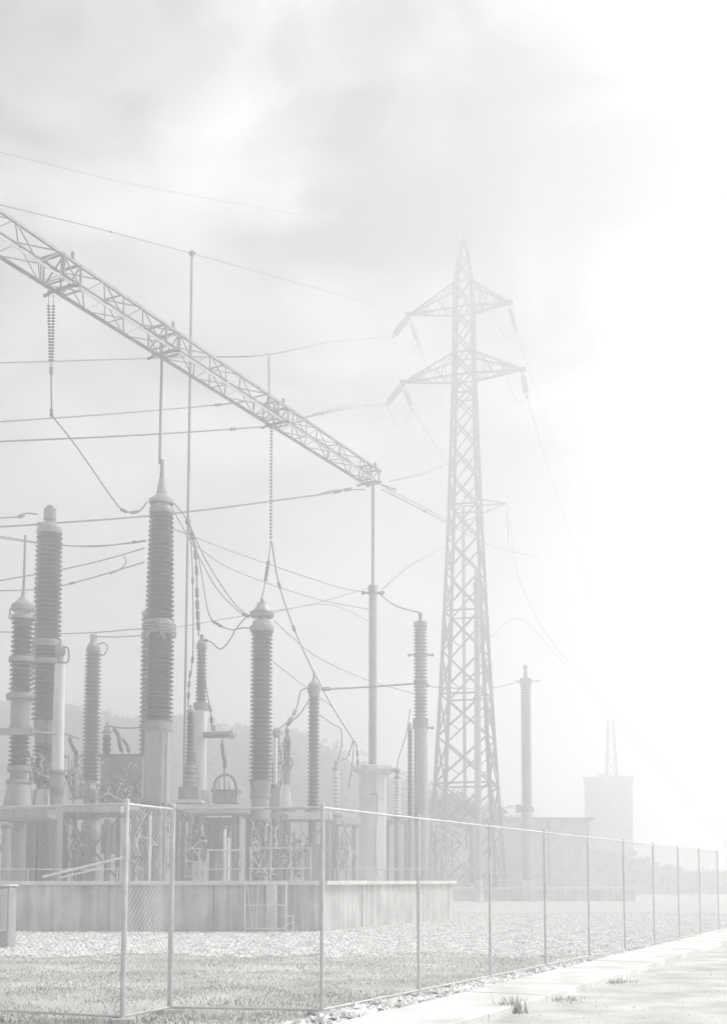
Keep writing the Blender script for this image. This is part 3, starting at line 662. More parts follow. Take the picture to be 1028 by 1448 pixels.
# thin mast
Xm = at(267.5, 620, 43.2); zt = at(268, 357, 43.2).z
t = thing('thin_mast', 'very thin tall steel mast rising past the lattice beam to the earth wire', 'mast', (Xm.x, 43.2, PLAT - .1))
rod('tube', (Xm.x, 43.2, PLAT - .1), (Xm.x, 43.2, at(268, 738, 43.2).z), .042, 'steel', t); rod('tube', (Xm.x, 43.2, at(268, 738, 43.2).z), (Xm.x, 43.2, zt), .05, 'steel', t)
for yy, r in ((738, .11), (490, .075)): ball('clamp', (Xm.x, 43.2, at(268, yy, 43.2).z), r, 'steel_dark', t, 1.2)
rod('head', (Xm.x, 43.2, zt - .12), (Xm.x, 43.2, zt + .06), .09, 'steel_dark', t); rod('head_arm', (Xm.x - .14, 43.2, zt), (Xm.x + .14, 43.2, zt - .02), .035, 'steel_dark', t, 6)

# ================================================================== GANTRY: pillar, pole and lattice beam
GY = 50.0
ge = at(525, 674, GY); gz = ge.z
a0 = at(0, 331, 1.0) - Vector((0, 0, EYE)); k = (gz - EYE) / a0.z; gn = Vector((a0.x * k, k, gz))
gdir = (ge - gn).normalized(); gside = Vector((gdir.y, -gdir.x, 0))          # side that faces the camera
gt = thing('gantry', 'lattice steel gantry beam carried by a thin pole on a white concrete pillar', 'gantry', (ge.x, GY, PLAT - .1))
xp = at(527, 1140, GY).x
zc = at(527, 1092, GY).z
pm = lathe_mesh([(.60, 0), (.60, zc - PLAT + .1)], 'concrete_pale', 8, smooth=False)
obj('pillar', pm, gt, Matrix.Translation(Vector((xp, GY, PLAT - .1))) @ Matrix.Rotation(R(14), 4, 'Z'))
cm = lathe_mesh([(.62, 0), (.78, .12), (.95, .22), (.95, .36), (.5, .42)], 'concrete_pale', 8, smooth=False)
obj('pillar_cap', cm, gt, Matrix.Translation(Vector((xp, GY, zc - .15))) @ Matrix.Rotation(R(14), 4, 'Z'))
rod('pillar_arm', (xp - .85, GY - .1, zc + .12), (xp + 1.05, GY - .1, zc + .08), .09, 'steel_light', gt, 8)
ball('arm_end', (xp + 1.05, GY - .1, zc + .02), .13, 'steel', gt)
z8 = at(527, 838, GY).z
rod('pole', (xp, GY, zc), (xp, GY, z8 + .25), pw(11.5, GY) / 2, 'steel_light', gt, 16)
rod('pole', (xp, GY, z8 + .25), (xp, GY, gz - .3), pw(4.4, GY) / 2, 'steel', gt, 12)
rod('pole_collar', (xp, GY, z8 - .08), (xp, GY, z8 + .3), pw(14, GY) / 2, 'steel', gt, 16)
rod('collar_arm', (xp - .42, GY - .1, z8 - .03), (xp + .42, GY - .1, z8 - .05), .045, 'steel', gt, 8)
for s in (-1, 1): ball('collar_clamp', (xp + s * .42, GY - .1, z8 - .04), .09, 'steel_dark', gt)
L0, L1 = -9.0, (ge - gn).length + .35; nb = 34; step = (L1 - L0) / nb
def bsec(s): return .80 - .21 * max(0.0, min(1.0, s / L1))
def chord(s, i):                                                 # 0 near-top, 1 near-bottom, 2 far-bottom, 3 far-top
    b = bsec(s); sd = (b / 2, b / 2, -b / 2, -b / 2)[i]; dz = (b / 2, -b / 2, -b / 2, b / 2)[i]
    return gn + gdir * s + gside * sd + Vector((0, 0, dz))
for i in range(4):
    angle('chord', chord(L0, i), chord(L1, i), .088, 'steel_light' if i in (1, 3) else 'steel', gt, (0, R(-90), R(180), R(90))[i])
for kk in range(nb):
    s0_, s1_ = L0 + kk * step, L0 + (kk + 1) * step
    for i in range(4):
        j = (i + 1) % 4
        A, B = (chord(s0_, i), chord(s1_, j)) if (kk + i) % 2 == 0 else (chord(s1_, i), chord(s0_, j))
        angle('brace', A, B, .036, 'steel', gt, random.uniform(0, 1.5))
        if kk % 3 == 0: angle('strut', chord(s0_, i), chord(s0_, j), .04, 'steel', gt)
def beam_s(px):
    lo, hi = L0, L1
    for _ in range(40):
        mid = (lo + hi) / 2
        if proj(gn + gdir * mid)[0] < px: lo = mid
        else: hi = mid
    return lo
NODES = [beam_s(x) for x in (88, 232, 390, 522)]
for s in NODES:
    for ds in (-.35, .35):
        for i in range(4): angle('node_frame', chord(s + ds, i), chord(s + ds, (i + 1) % 4), .065, 'steel', gt)
        angle('node_brace', chord(s + ds, 0), chord(s + ds, 2), .06, 'steel', gt); angle('node_brace', chord(s + ds, 1), chord(s + ds, 3), .06, 'steel', gt)
    p = gn + gdir * s; b = bsec(s)
    box('node_plate', p + Vector((0, 0, -b / 2 - .06)), (.12, b * 1.3, .06), 'steel_dark', gt, math.atan2(gdir.y, gdir.x))
    for sd in (-1, 1):
        q = p + gside * sd * (b / 2 + .02) + Vector((0, 0, -b / 2 - .04)); rod('shackle', q, q + gside * sd * .28 + Vector((0, 0, -.05)), .045, 'steel_dark', gt, 8)
    rod('stub_post', p + gside * b / 2 + Vector((0, 0, b / 2)), p + gside * b / 2 + Vector((0, 0, b / 2 + .22)), .05, 'steel_dark', gt, 8)
rod('end_spike', chord(L1, 1), chord(L1, 1) + gdir * .9 + Vector((.25, 0, .05)), .05, 'steel', gt, 6)
# off-frame leg that carries the near end of the beam
nb_ = gn + gdir * (L0 + .6)
rod('pole', (nb_.x, nb_.y, -.1), (nb_.x, nb_.y, gz - .4), .17, 'steel_light', gt, 14)

# ================================================================== INSULATOR STRINGS
DISC = {}
def string(label, p0, p1, ndisc, r, group, m='porcelain_grey', end=.12, thick=.62):
    p0, p1 = Vector(p0), Vector(p1); t = thing('insulator_string', label, 'insulator', p0, group)
    d = (p1 - p0); L = d.length; d.normalize()
    rod('link', p0, p1, r * .17, 'steel_dark', t, 6)
    if m not in DISC: DISC[m] = lathe_mesh([(.15, -.5), (.3, -.32), (.95, -.15), (1.0, .0), (.9, .1), (.4, .3), (.22, .5)], m, 14)
    q = d.to_track_quat('Z', 'Y').to_matrix().to_4x4(); a, b = L * end, L * (1 - end)
    for i in range(ndisc):
        c = p0 + d * (a + (b - a) * (i + .5) / ndisc)
        obj('disc', DISC[m], t, Matrix.Translation(c) @ q @ Matrix.Diagonal((r, r, (b - a) / ndisc * thick, 1)))
    ball('clamp', p0, r * .5, 'steel_dark', t); ball('clamp', p1, r * .5, 'steel_dark', t)
    return t
n0 = gn + gdir * NODES[0]; Y0 = n0.y
for dx, dy, lab in ((-3.5, 0, 'left strand'), (4, 1, 'right strand')):
    p = at(72 + dx, 418, Y0); q = at(72.5 + dx * .25, 524, Y0)
    string('%s of the disc chain pair under the beam node farthest from the pillar' % ('straight strand' if dx < 0 else 'slanting strand'), p, q, 19, pw(5.6, Y0) / 2, 'strings hanging from the lattice beam', 'porcelain')
Y2 = (gn + gdir * NODES[2]).y
string('long thin insulator string hanging from beam above the broad domed insulator', at(384, 600, Y2), at(383, 766, 42), 34, pw(5.0, Y2) / 2, 'strings hanging from the lattice beam', 'porcelain_grey', .02)
string('short insulator string standing above the beam on the sloping conductor', at(380, 500, Y2), at(381, 590, Y2), 22, pw(4.2, Y2) / 2, 'strings hanging from the lattice beam', 'porcelain_grey', .04)
string('short twisted string linking the hanging insulator to the broad domed cap', at(380, 792, 41), at(375, 824, 40.2), 8, pw(5.5, 40) / 2, 'strings hanging from the lattice beam', 'steel_dark', .05)

# ================================================================== PYLON
TY = 84.0; TC = at(661, 1262, TY); TC.z = 0; ROT = R(-14)
def tz(py): return at(660, py, TY).z
lv = [(1276, 68), (1180, 60.5), (1110, 54.5), (1045, 49.5), (985, 45), (925, 41), (868, 37.5), (815, 34.5), (765, 31.5), (718, 29), (674, 26.8), (632, 24.8), (592, 23), (560, 21.8), (534, 21), (502, 20), (470, 19.5), (438, 19), (402, 17.5), (372, 11.5), (345, 4)]
pyl = thing('pylon', 'tall lattice steel transmission pylon with two pairs of cross arms', 'pylon', TC)
def corner(i, z, Rr): a = ROT + R(45 + 90 * i); return Vector((TC.x + Rr * math.cos(a), TC.y + Rr * math.sin(a), z))
LV = [(max(tz(y), .02), pw(r, TY)) for y, r in lv]; LV[0] = (.0, LV[0][1])
for i in range(4):
    b = corner(i, 0, LV[0][1]); ft = box('footing', (b.x, b.y, -.1), (.9, .9, .62), 'concrete', pyl, ROT)
    for k, ((z0, r0), (z1, r1)) in enumerate(zip(LV, LV[1:])):
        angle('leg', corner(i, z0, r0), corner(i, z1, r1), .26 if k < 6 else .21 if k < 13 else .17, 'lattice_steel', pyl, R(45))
for k, ((z0, r0), (z1, r1)) in enumerate(zip(LV, LV[1:])):
    w = .13 if k < 6 else .11 if k < 18 else .08
    for i in range(4):
        j = (i + 1) % 4
        if k < len(LV) - 2:
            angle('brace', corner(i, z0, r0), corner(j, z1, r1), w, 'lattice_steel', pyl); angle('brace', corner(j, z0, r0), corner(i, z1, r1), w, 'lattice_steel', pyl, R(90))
        if k in (2, 4, 6, 9, 13, 14, 15, 17, 18, 19): angle('strut', corner(i, z0, r0), corner(j, z0, r0), w, 'lattice_steel', pyl)
        if k < 6:                                                # secondary bracing of the lower panels
            mz = (z0 + z1) / 2; mr = (r0 + r1) / 2; mid = (corner(i, mz, mr) + corner(j, mz, mr)) / 2
            q1_ = corner(i, mz, mr).lerp(corner(j, z1, r1), .0); angle('secondary_brace', corner(i, mz, mr), corner(i, z0, r0).lerp(corner(j, z1, r1), .28), .07, 'lattice_steel', pyl)
            angle('secondary_brace', corner(j, mz, mr), corner(j, z0, r0).lerp(corner(i, z1, r1), .28), .07, 'lattice_steel', pyl)
zt = LV[-1][0]
rod('spike', Vector((TC.x, TC.y, zt - .1)), Vector((TC.x, TC.y, tz(331))), .05, 'lattice_steel', pyl, 6)
box('peak_plate', (TC.x, TC.y, zt - .15), (.5, .5, .35), 'lattice_steel', pyl, ROT)
ax = Vector((math.cos(ROT), math.sin(ROT), 0)); ay = Vector((-math.sin(ROT), math.cos(ROT), 0))
TIPS = {}
for nm, ytop, ybot, wl, wr, kb, kt in (('upper', 402, 436, 81, 66, 17, 18), ('lower', 502, 536, 90, 83, 14, 15)):
    zb, zt_ = LV[kb][0], LV[kt][0]; rb, rt = LV[kb][1], LV[kt][1]
    for s, wpx in ((-1, wl), (1, wr)):
        tip = Vector((TC.x, TC.y, zb - .0)) + ax * s * pw(wpx, TY) / math.cos(ROT)
        tip.z += .15
        TIPS[(nm, s)] = tip
        ids = (1, 2) if s < 0 else (0, 3)                         # corners on that side
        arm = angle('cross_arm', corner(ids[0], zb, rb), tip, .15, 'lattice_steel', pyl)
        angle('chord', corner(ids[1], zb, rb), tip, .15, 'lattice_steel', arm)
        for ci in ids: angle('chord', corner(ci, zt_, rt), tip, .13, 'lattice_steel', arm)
        prev = None
        for n_ in range(1, 5):
            f = n_ / 5
            pts_ = [corner(ids[0], zb, rb).lerp(tip, f), corner(ids[1], zb, rb).lerp(tip, f), corner(ids[1], zt_, rt).lerp(tip, f), corner(ids[0], zt_, rt).lerp(tip, f)]
            if prev is None: prev = [corner(ids[0], zb, rb), corner(ids[1], zb, rb), corner(ids[1], zt_, rt), corner(ids[0], zt_, rt)]
            for i in range(4):
                if n_ % 2: angle('strut', pts_[i], pts_[(i + 1) % 4], .06, 'lattice_steel', arm)
                angle('brace', prev[i], pts_[(i + 1) % 4] if (n_ + i) % 2 else pts_[i - 1], .06, 'lattice_steel', arm)
            prev = pts_
        box('tip_plate', tip - Vector((0, 0, .14)), (.42, .25, .3), 'lattice_steel', arm, ROT)
TPX = {k: proj(v) for k, v in TIPS.items()}
def rel(k, dx, dy, Y): x, y = TPX[k]; return at(x + dx, y + dy, Y)
SG = 'strings on the pylon cross arms'
tl, tr = ('upper', -1), ('upper', 1); ll, lr = ('lower', -1), ('lower', 1)
def tipY(k): return TIPS[k].y
string('thick insulator string pulling from upper pylon arm toward the gantry', rel(tl, -1, 4, tipY(tl)), rel(tl, -22, 31, tipY(tl) - 1.4), 11, pw(9.5, TY) / 2, SG, 'porcelain_grey', .14)
string('insulator string on upper pylon arm, paired with the gantry string, leading away', rel(tl, 1, 5, tipY(tl)), rel(tl, 13, 42, tipY(tl) + 1.2), 11, pw(9, TY) / 2, SG, 'porcelain_grey', .16)
string('insulator string hanging from the upper pylon arm that has no gantry conductor', rel(tr, -1, 3, tipY(tr)), rel(tr, 8, 40, tipY(tr) + 1.2), 11, pw(10, TY) / 2, SG, 'porcelain_grey', .16)
string('thick insulator string pulling from lower pylon arm toward the gantry', rel(ll, -1, 4, tipY(ll)), rel(ll, -22, 31, tipY(ll) - 1.4), 11, pw(9.5, TY) / 2, SG, 'porcelain_grey', .14)
string('insulator string on lower pylon arm, paired with the gantry string, leading away', rel(ll, 1, 5, tipY(ll)), rel(ll, 13, 38, tipY(ll) + 1.2), 11, pw(8.5, TY) / 2, SG, 'porcelain_grey', .16)
string('insulator string hanging from the lower pylon arm that has no gantry conductor', rel(lr, -1, 3, tipY(lr)), rel(lr, 6, 38, tipY(lr) + 1.2), 11, pw(10, TY) / 2, SG, 'porcelain_grey', .16)

# ================================================================== WIRES
tx, ty = TPX[tl]; lx, ly = TPX[ll]; rx, ry = TPX[tr]; sx_, sy_ = TPX[lr]
wire('thin earth wire running from the pylon peak high over the substation', [(-40, 205, 40), (250, 272, 58), (657, 343, TY)], 1.1, 0, 'earth wires', name='earth_wire')
wire('thin earth wire clamped to the head of the thin mast', [(-40, 279, 33), (268, 357, 43.1), (tx, ty, TY)], 1.5, 0, 'earth wires', name='earth_wire', clamps=(.4,))
wire('upper gantry conductor sloping from the pylon string over the beam', [(tx - 22, ty + 31, TY - 1.5), (470, 483, 68), (380, 501, Y2), (260, 505, 44), (-40, 514, 36)], 2.0, 0, clamps=(.1, .3))
wire('lower gantry conductor from the pylon string to the third beam node', [(lx - 22, ly + 31, TY - 1.5), (490, 578, 66), (424, 592, Y2 + .6)], 2.2, 0, clamps=(.25, .8))
wire('parallel lower gantry conductor ending at the third beam node', [(lx - 22, ly + 31, TY - 1.6), (500, 574, 67), (428, 590, Y2 + .5)], 1.6, 0)
wire('conductor leaving the third beam node across the substation', [(384, 601, Y2 - .3), (364, 604, Y2 - .6), (200, 615, 38), (-40, 626, 34)], 2.4, 0, clamps=(.05, .15, .45))
wire('conductor leaving the second beam node across the substation', [(345, 568, (gn + gdir * beam_s(345)).y), (300, 573, 43), (160, 585, 39), (-40, 599, 34)], 2.2, 0, clamps=(.3,))
wire('faint conductor from behind the pylon to the third beam node', [(640, 545, 92), (520, 565, 74), (400, 598, Y2 + .5)], 1.3, 0)
wire('heavy conductor from the pillar end of the beam behind the tall insulators', [(492, 692, GY), (440, 701, 49), (246, 726, 45), (60, 741, 41), (-40, 747, 39)], 2.8, 0, clamps=(.02, .12, .75))
wire('twin conductor strand beneath the heavy conductor at the beam end', [(516, 692, GY), (470, 694, GY - .3), (440, 702, 49)], 1.6, 0)
wire('conductor from the pillar end of the beam down behind the pylon legs', [(540, 692, GY), (632, 739, 66), (690, 770, 84), (760, 788, 100)], 2.0, 0, clamps=(.2, .6))
wire('second strand beside the conductor falling behind the pylon legs', [(546, 690, GY + .2), (632, 735, 66), (690, 768, 85)], 1.4, 0)
wire('conductor from the pillar end of the beam up to the pylon body', [(550, 681, GY), (600, 669, 62), (634, 655, TY - 2)], 1.6, 0, clamps=(.8,))
wire('wire from the pole collar up to the pylon body', [(536, 838, GY), (580, 800, 62), (634, 770, TY - 2)], 1.4, 0, clamps=(.55, .6))
wire('wire from the pole collar sagging to the tall grey post', [(537, 840, GY), (560, 857, 49), (594, 867, 48)], 1.8, 0)
wire('long wire from the pole collar to the largest insulator', [(518, 838, GY), (470, 828, 48), (340, 784, 44), (245, 748, 38)], 1.5, 0, clamps=(.06,))
wire('lower long wire from pole toward the thin mast', [(522, 862, GY), (440, 845, 48), (330, 806, 45), (274, 770, 43)], 1.2, 0)
wire('faint cross wire between the pole and the broad domed cap', [(520, 832, GY + 2), (450, 852, 47), (388, 866, 41)], 1.2, 0)
wire('faint wire between domed insulator and mid pole', [(524, 880, GY + 2), (470, 856, 48), (400, 862, 44), (245, 888, 42)], 1.0, 0)
wire('horizontal conductor from slender insulator to tall grey post', [(452, 975, 46), (500, 973, 47), (590, 967, 48)], 2.6, 0, clamps=(.1,))
wire('horizontal conductor from tall grey post past the pylon to lone insulator', [(600, 966, 48), (618, 972, 54), (690, 974, 72), (736, 964, 77)], 2.0, 0, clamps=(.1, .2))
wire('dropper from hanging chain pair down to the largest insulator cap', [(74, 588, Y0), (110, 634, Y0 + .5), (157, 702, 36.5), (175, 722, 36), (196, 723, 36), (208, 710, 35.6)], 2.2, 0, clamps=(.6, .75))
wire('straight tail below the hanging chain pair', [(72.5, 524, Y0), (73, 590, Y0)], 2.2, .0, clamps=(.0, .97))
wire('rigid dropper tube from the second beam node to the largest insulator', [(229, 498, (gn + gdir * NODES[1]).y), (226, 655, 36)], 4.2, 0, straight=True)
wire('bent conductor from knob-capped insulator out of the yard', [(52, 727, 39), (36, 726, 38.5), (24, 731, 38), (-30, 733, 36)], 2.6, 0, clamps=(.55,))
wire('sagging conductor between knob-capped and largest insulators', [(-30, 753, 38), (60, 768, 41), (130, 773, 41), (180, 768, 38), (206, 764, 36.6)], 1.9, 0, clamps=(.85,))
wire('second sagging conductor strand just above its twin behind the knob-capped insulator', [(-30, 757, 39), (80, 771, 42), (150, 771, 42), (206, 766, 37)], 1.4, 0)
wire('rising conductor from yard edge to the largest insulator', [(-30, 826, 40), (80, 807, 41), (150, 791, 40), (204, 775, 36.8)], 1.8, 0)
wire('lower rising conductor with a drop loop', [(-30, 836, 41), (60, 833, 42), (120, 820, 42), (204, 795, 38)], 1.8, 0, clamps=(.6,))
wire('small drop loop between two rising conductors', [(175, 786, 39), (178, 796, 39), (168, 806, 40), (155, 812, 41)], 1.4, 0)
wire('level conductor behind the slim ball-capped insulator', [(-30, 893, 46), (100, 896, 47), (206, 889, 45)], 1.6, 0)
wire('short conductor from the ball cap to the largest insulator', [(132, 900, 46), (160, 901, 45), (204, 899, 40)], 1.8, 0)
wire('curled jumper beside the ball cap', [(138, 912, 46), (147, 909, 46), (152, 916, 46), (147, 926, 46), (140, 925, 46)], 1.8, 0, name='jumper_cable')
wire('jumper from largest insulator cap to domed insulator cap', [(246, 711, 36), (264, 735, 38), (290, 790, 40), (320, 838, 40), (340, 862, 40), (354, 872, 40)], 1.9, 0, name='jumper_cable')
wire('second jumper strand from largest insulator to domed insulator', [(245, 722, 36), (275, 775, 39), (305, 830, 40), (335, 862, 40), (352, 874, 40)], 1.7, 0, name='jumper_cable', clamps=(.9,))
wire('curved jumper from thin mast clamp to the knotted joint', [(269, 742, 43), (283, 800, 42), (295, 867, 41), (310, 884, 40.5), (328, 891, 40.2), (333, 890, 40)], 1.9, 0, name='jumper_cable', clamps=(.52, .6))
wire('short jumper from knotted joint to domed insulator flange', [(333, 890, 40), (345, 888, 40), (356, 889, 40)], 1.8, 0, name='jumper_cable')
wire('jumper from knotted joint up to domed insulator cap', [(333, 890, 40), (345, 876, 40), (355, 870, 40)], 1.8, 0, name='jumper_cable')
wire('V-shaped jumper from pale cylinder insulator to the knotted joint', [(286, 905, 42.5), (298, 908, 42), (312, 918, 41.5), (325, 905, 41), (333, 890, 40)], 1.9, 0, name='jumper_cable', clamps=(.12,))
wire('vertical hanging rope of beads beside the thin mast', [(270, 745, 43), (277, 790, 42.8), (279, 850, 42.6), (281, 900, 42.5)], 2.4, 0, name='jumper_cable', clamps=(.1, .3, .45, .6, .7, .8, .9))
wire('beaded rope hanging close along the other side of the thin mast', [(267, 742, 43), (272, 800, 42.9), (273, 920, 42.4), (268, 960, 42), (266, 1000, 41.5)], 1.8, 0, name='jumper_cable', clamps=(.3, .55, .7, .8, .9))
wire('slanting wire from thin mast down to the steel arm on the pale cylinder', [(281, 905, 42.4), (292, 975, 42.2), (298, 1008, 42), (300, 1034, 42)], 1.8, 0, name='jumper_cable', clamps=(.6, .8))
wire('wire falling from the hanging insulator string to the slender insulator', [(384, 766, 42), (395, 828, 43), (418, 895, 45), (444, 952, 46)], 2.0, 0, name='jumper_cable', clamps=(.35, .65))
wire('short link from hanging insulator string down to twisted string', [(383, 766, 42), (380, 792, 41)], 1.8, 0, name='jumper_cable')
wire('wire from slender insulator falling to the pillar cross arm', [(446, 955, 46), (470, 1000, 47), (497, 1043, 49), (504, 1055, 50), (506, 1085, 50)], 1.7, 0, name='jumper_cable', clamps=(.85, .95))
wire('curved wire from slender insulator to hooked white insulator', [(452, 1011, 46), (470, 1024, 48), (482, 1032, 50), (483, 1055, 50.3), (477, 1078, 50.5)], 1.6, 0, name='jumper_cable')
wire('looping wire between hooked white insulator and pillar', [(482, 1076, 50.4), (492, 1070, 50.2), (500, 1048, 50), (497, 1090, 50), (492, 1115, 50)], 1.5, 0, name='jumper_cable')
wire('wire from thin dark insulator to white insulator under pillar arm', [(580, 1003, 50), (574, 1040, 50), (563, 1075, 50.4), (562, 1090, 50.5)], 1.4, 0, name='jumper_cable')
wire('wire from the domed cap sloping past the slender insulator', [(388, 878, 40), (412, 900, 43), (450, 930, 47), (520, 962, 52), (600, 985, 56)], 1.3, 0)
wire('second sloping wire past the slender insulator', [(386, 936, 42), (430, 970, 45), (470, 1000, 52)], 1.2, 0)
wire('jumper from slender insulator flange round to pipe insulator', [(436, 973, 46), (425, 978, 45.5), (420, 1000, 45), (410, 1018, 44), (393, 1032, 42)], 2.4, 0, name='jumper_cable', clamps=(.6, .75))
wire('second jumper from slender insulator to small white-cone insulator', [(437, 990, 46), (424, 1010, 45.5), (410, 1022, 45.5), (404, 1032, 46)], 2.0, 0, name='jumper_cable', clamps=(.7,))
wire('coiled lead hanging beside the small white-cone insulator', [(406, 1034, 46), (410, 1050, 45.8), (408, 1068, 45.8), (414, 1078, 45.8), (410, 1090, 45.8)], 1.7, 0, name='jumper_cable')
for k_, (lab, a, b, s) in enumerate((('jumper loop under the upper arm string pair on the pylon', (tx - 22, ty + 31, tipY(tl) - 1.4), (tx + 13, ty + 42, tipY(tl) + 1.2), 1.0), ('jumper loop under the lower arm string pair on the pylon', (lx - 22, ly + 31, tipY(ll) - 1.4), (lx + 13, ly + 38, tipY(ll) + 1.2), 1.6), ('jumper loop from upper arm without gantry conductor', (rx - 24, ry + 8, tipY(tr)), (rx + 8, ry + 40, tipY(tr) + 1.2), 1.3), ('jumper loop from lower arm without gantry conductor', (sx_ - 22, sy_ + 8, tipY(lr)), (sx_ + 6, sy_ + 38, tipY(lr) + 1.2), 1.2))):
    wire(lab, [a, b], .9, s, 'pylon jumper loops', name='jumper_cable')
LG = 'line conductors leaving the pylon'
wire('line conductor leaving the upper arm string pair behind the pylon', [(tx + 13, ty + 42, tipY(tl) + 1.2), (625, 570, 100), (700, 740, 140)], 1.2, 0, LG)
wire('line conductor leaving the lower arm string pair behind the pylon', [(lx + 13, ly + 38, tipY(ll) + 1.2), (632, 655, 100), (720, 800, 140)], 1.2, 0, LG)
wire('line conductor falling away from the outer upper arm string', [(rx + 8, ry + 40, tipY(tr) + 1.2), (765, 570, 96), (822, 735, 130)], 1.0, 0, LG)
wire('line conductor falling away from the outer lower arm string', [(sx_ + 6, sy_ + 38, tipY(lr) + 1.2), (775, 660, 96), (822, 800, 130)], 1.1, 0, LG)
wire('earth wire leaving the pylon peak for the next pylon', [(658, 345, TY), (700, 520, 110), (716, 712, 140)], .9, 0, 'earth wires', name='earth_wire')
wire('thin conductor looping down past the lone insulator', [(718, 712, 96), (735, 820, 96), (790, 920, 100), (900, 1040, 112), (960, 1110, 120)], .7, 0, LG)
wire('slack arching conductor behind the pylon leg', [(690, 905, 96), (735, 875, 96), (790, 930, 100), (880, 1030, 112)], .7, 0, LG)
# far bracket seen past the pylon leg
b0 = at(655, 716, 96); t = thing('far_gantry', 'slim gantry post with a triangular arm seen behind the pylon', 'gantry', (b0.x, 96, 0))
rod('post', (b0.x, 96, 0), (b0.x, 96, b0.z), .14, 'lattice_steel', t); tipf = at(716, 712, 96)
for yy in (702, 716, 738): angle('arm_bar', Vector((b0.x, 96, at(655, yy, 96).z)), tipf, .1, 'lattice_steel', t)
angle('arm_bar', at(690, 709, 96), at(690, 726, 96), .07, 'lattice_steel', t)
string('small insulator string hanging from the small triangular arm', at(716, 713, 96), at(719, 768, 96), 14, pw(4, 96) / 2, SG)

wire('short lead from the twisted string down to the domed cap', [(375, 824, 40.2), (372, 838, 40), (368.5, 850, 40)], 1.8, 0, name='jumper_cable')
# ================================================================== SWITCHGEAR BETWEEN THE POSTS
def frame(x0, x1, ytop, Y, label, brace=True, m='steel', depth=1.1):
    a, b = at(x0, 1240, Y), at(x1, 1240, Y); zt = at(x0, ytop, Y).z; zb = PLAT - .1
    t = thing('support_frame', label, 'frame', ((a.x + b.x) / 2, Y, zb))
    for x in (a.x, b.x):
        for y in (Y, Y + depth):
            box('leg', (x, y, zb + .04), (.14, .14, zt - zb - .2), m, t); box('base_plate', (x, y, zb), (.34, .34, .04), 'steel_dark', t)
    for y in (Y, Y + depth): box('beam', ((a.x + b.x) / 2, y, zt - .16), (b.x - a.x + .5, .16, .16), 'steel_light', t)
    for x in (a.x, b.x): box('cross_beam', (x, Y + depth / 2, zt - .14), (.13, depth - .18, .12), m, t)
    if brace:
        angle('brace', (a.x, Y, zb + .15), (b.x, Y, zt - .25), .07, 'steel_light', t); angle('brace', (b.x, Y + .03, zb + .15), (a.x, Y + .03, zt - .25), .07, 'steel_light', t)
    return t
frame(-30, 30, 1146, 36.8, 'steel support frame under the hook-capped insulator')
frame(40, 76, 1146, 39.8, 'steel support frame under the knob-capped insulator')
frame(92, 166, 1148, 40.8, 'steel support frame carrying the horizontal cylinder')
frame(188, 250, 1146, 37.0, 'steel support frame under the largest insulator')
frame(254, 330, 1140, 42.6, 'wide steel support frame carrying pale cylinder and loop apparatus', False)
frame(350, 392, 1150, 40.6, 'steel support frame under the broad domed insulator')
frame(398, 462, 1154, 46.8, 'braced steel support frame under the slender insulator')
frame(470, 500, 1158, 51.0, 'narrow steel frame under the hooked white insulator', False)
frame(548, 574, 1160, 51.0, 'narrow steel frame beside the concrete pillar', False)
frame(616, 668, 1166, 62.0, 'braced steel frame seen through the pylon base', True)

def cabinet(x0, x1, y0, y1, Y, label, m='grey_paint', depth=.6, name='control_cabinet'):
    a, b = at(x0, y1, Y), at(x1, y0, Y); zb = a.z if y1 < 1238 else PLAT - .1; w = b.x - a.x; h = b.z - zb; cx = (a.x + b.x) / 2
    t = thing(name, label, 'cabinet', (cx, Y, zb))
    box('body', (cx, Y + depth / 2, zb), (w, depth, h), m, t)
    d = box('door', (cx, Y - .012, zb + h * .06), (w * .86, .03, h * .86), m, t)
    rod('handle', (cx + w * .33, Y - .05, zb + h * .45), (cx + w * .33, Y - .05, zb + h * .6), .012, 'steel_dark', d, 6)
    box('roof', (cx, Y + depth / 2, zb + h), (w * 1.08, depth * 1.12, .04), m, t)
    return t
cabinet(29, 46, 1110, 1141, 37.4, 'bright white box between hook-capped and knob-capped insulators', 'white_paint')
cabinet(49, 67, 1118, 1141, 37.6, 'second smaller white box beside the pale smooth post', 'white_paint')
cabinet(28, 52, 1160, 1240, 41.0, 'tall dark cabinet behind the support frame of the hook-capped insulator', 'dark_paint', 1.0)
cabinet(56, 72, 1165, 1240, 42.5, 'dark narrow cabinet below the knob-capped insulator', 'dark_paint', .8)
cabinet(100, 136, 1182, 1240, 44.0, 'grey control cabinet under the horizontal cylinder')
cabinet(142, 160, 1168, 1208, 42.0, 'dark hanging junction box beneath the breaker wheel', 'dark_paint')
cabinet(248, 264, 1164, 1184, 40.0, 'small white meter box fixed near the thick fence post', 'white_paint', .3)
cabinet(272, 289, 1220, 1244, 39.5, 'low pale box beside a small pipe rack', 'white_paint', .5)
cabinet(432, 455, 1196, 1246, 43.5, 'plain pale control cabinet below the slender insulator')
cabinet(304, 322, 1196, 1240, 47.0, 'dark cabinet behind the wide steel frame', 'dark_paint')
cabinet(482, 496, 1204, 1226, 51.5, 'small pale box near the pillar foot', 'white_paint', .4)
cabinet(640, 660, 1196, 1222, 66.0, 'pale box on frame seen through the pylon base', 'white_paint', .5)
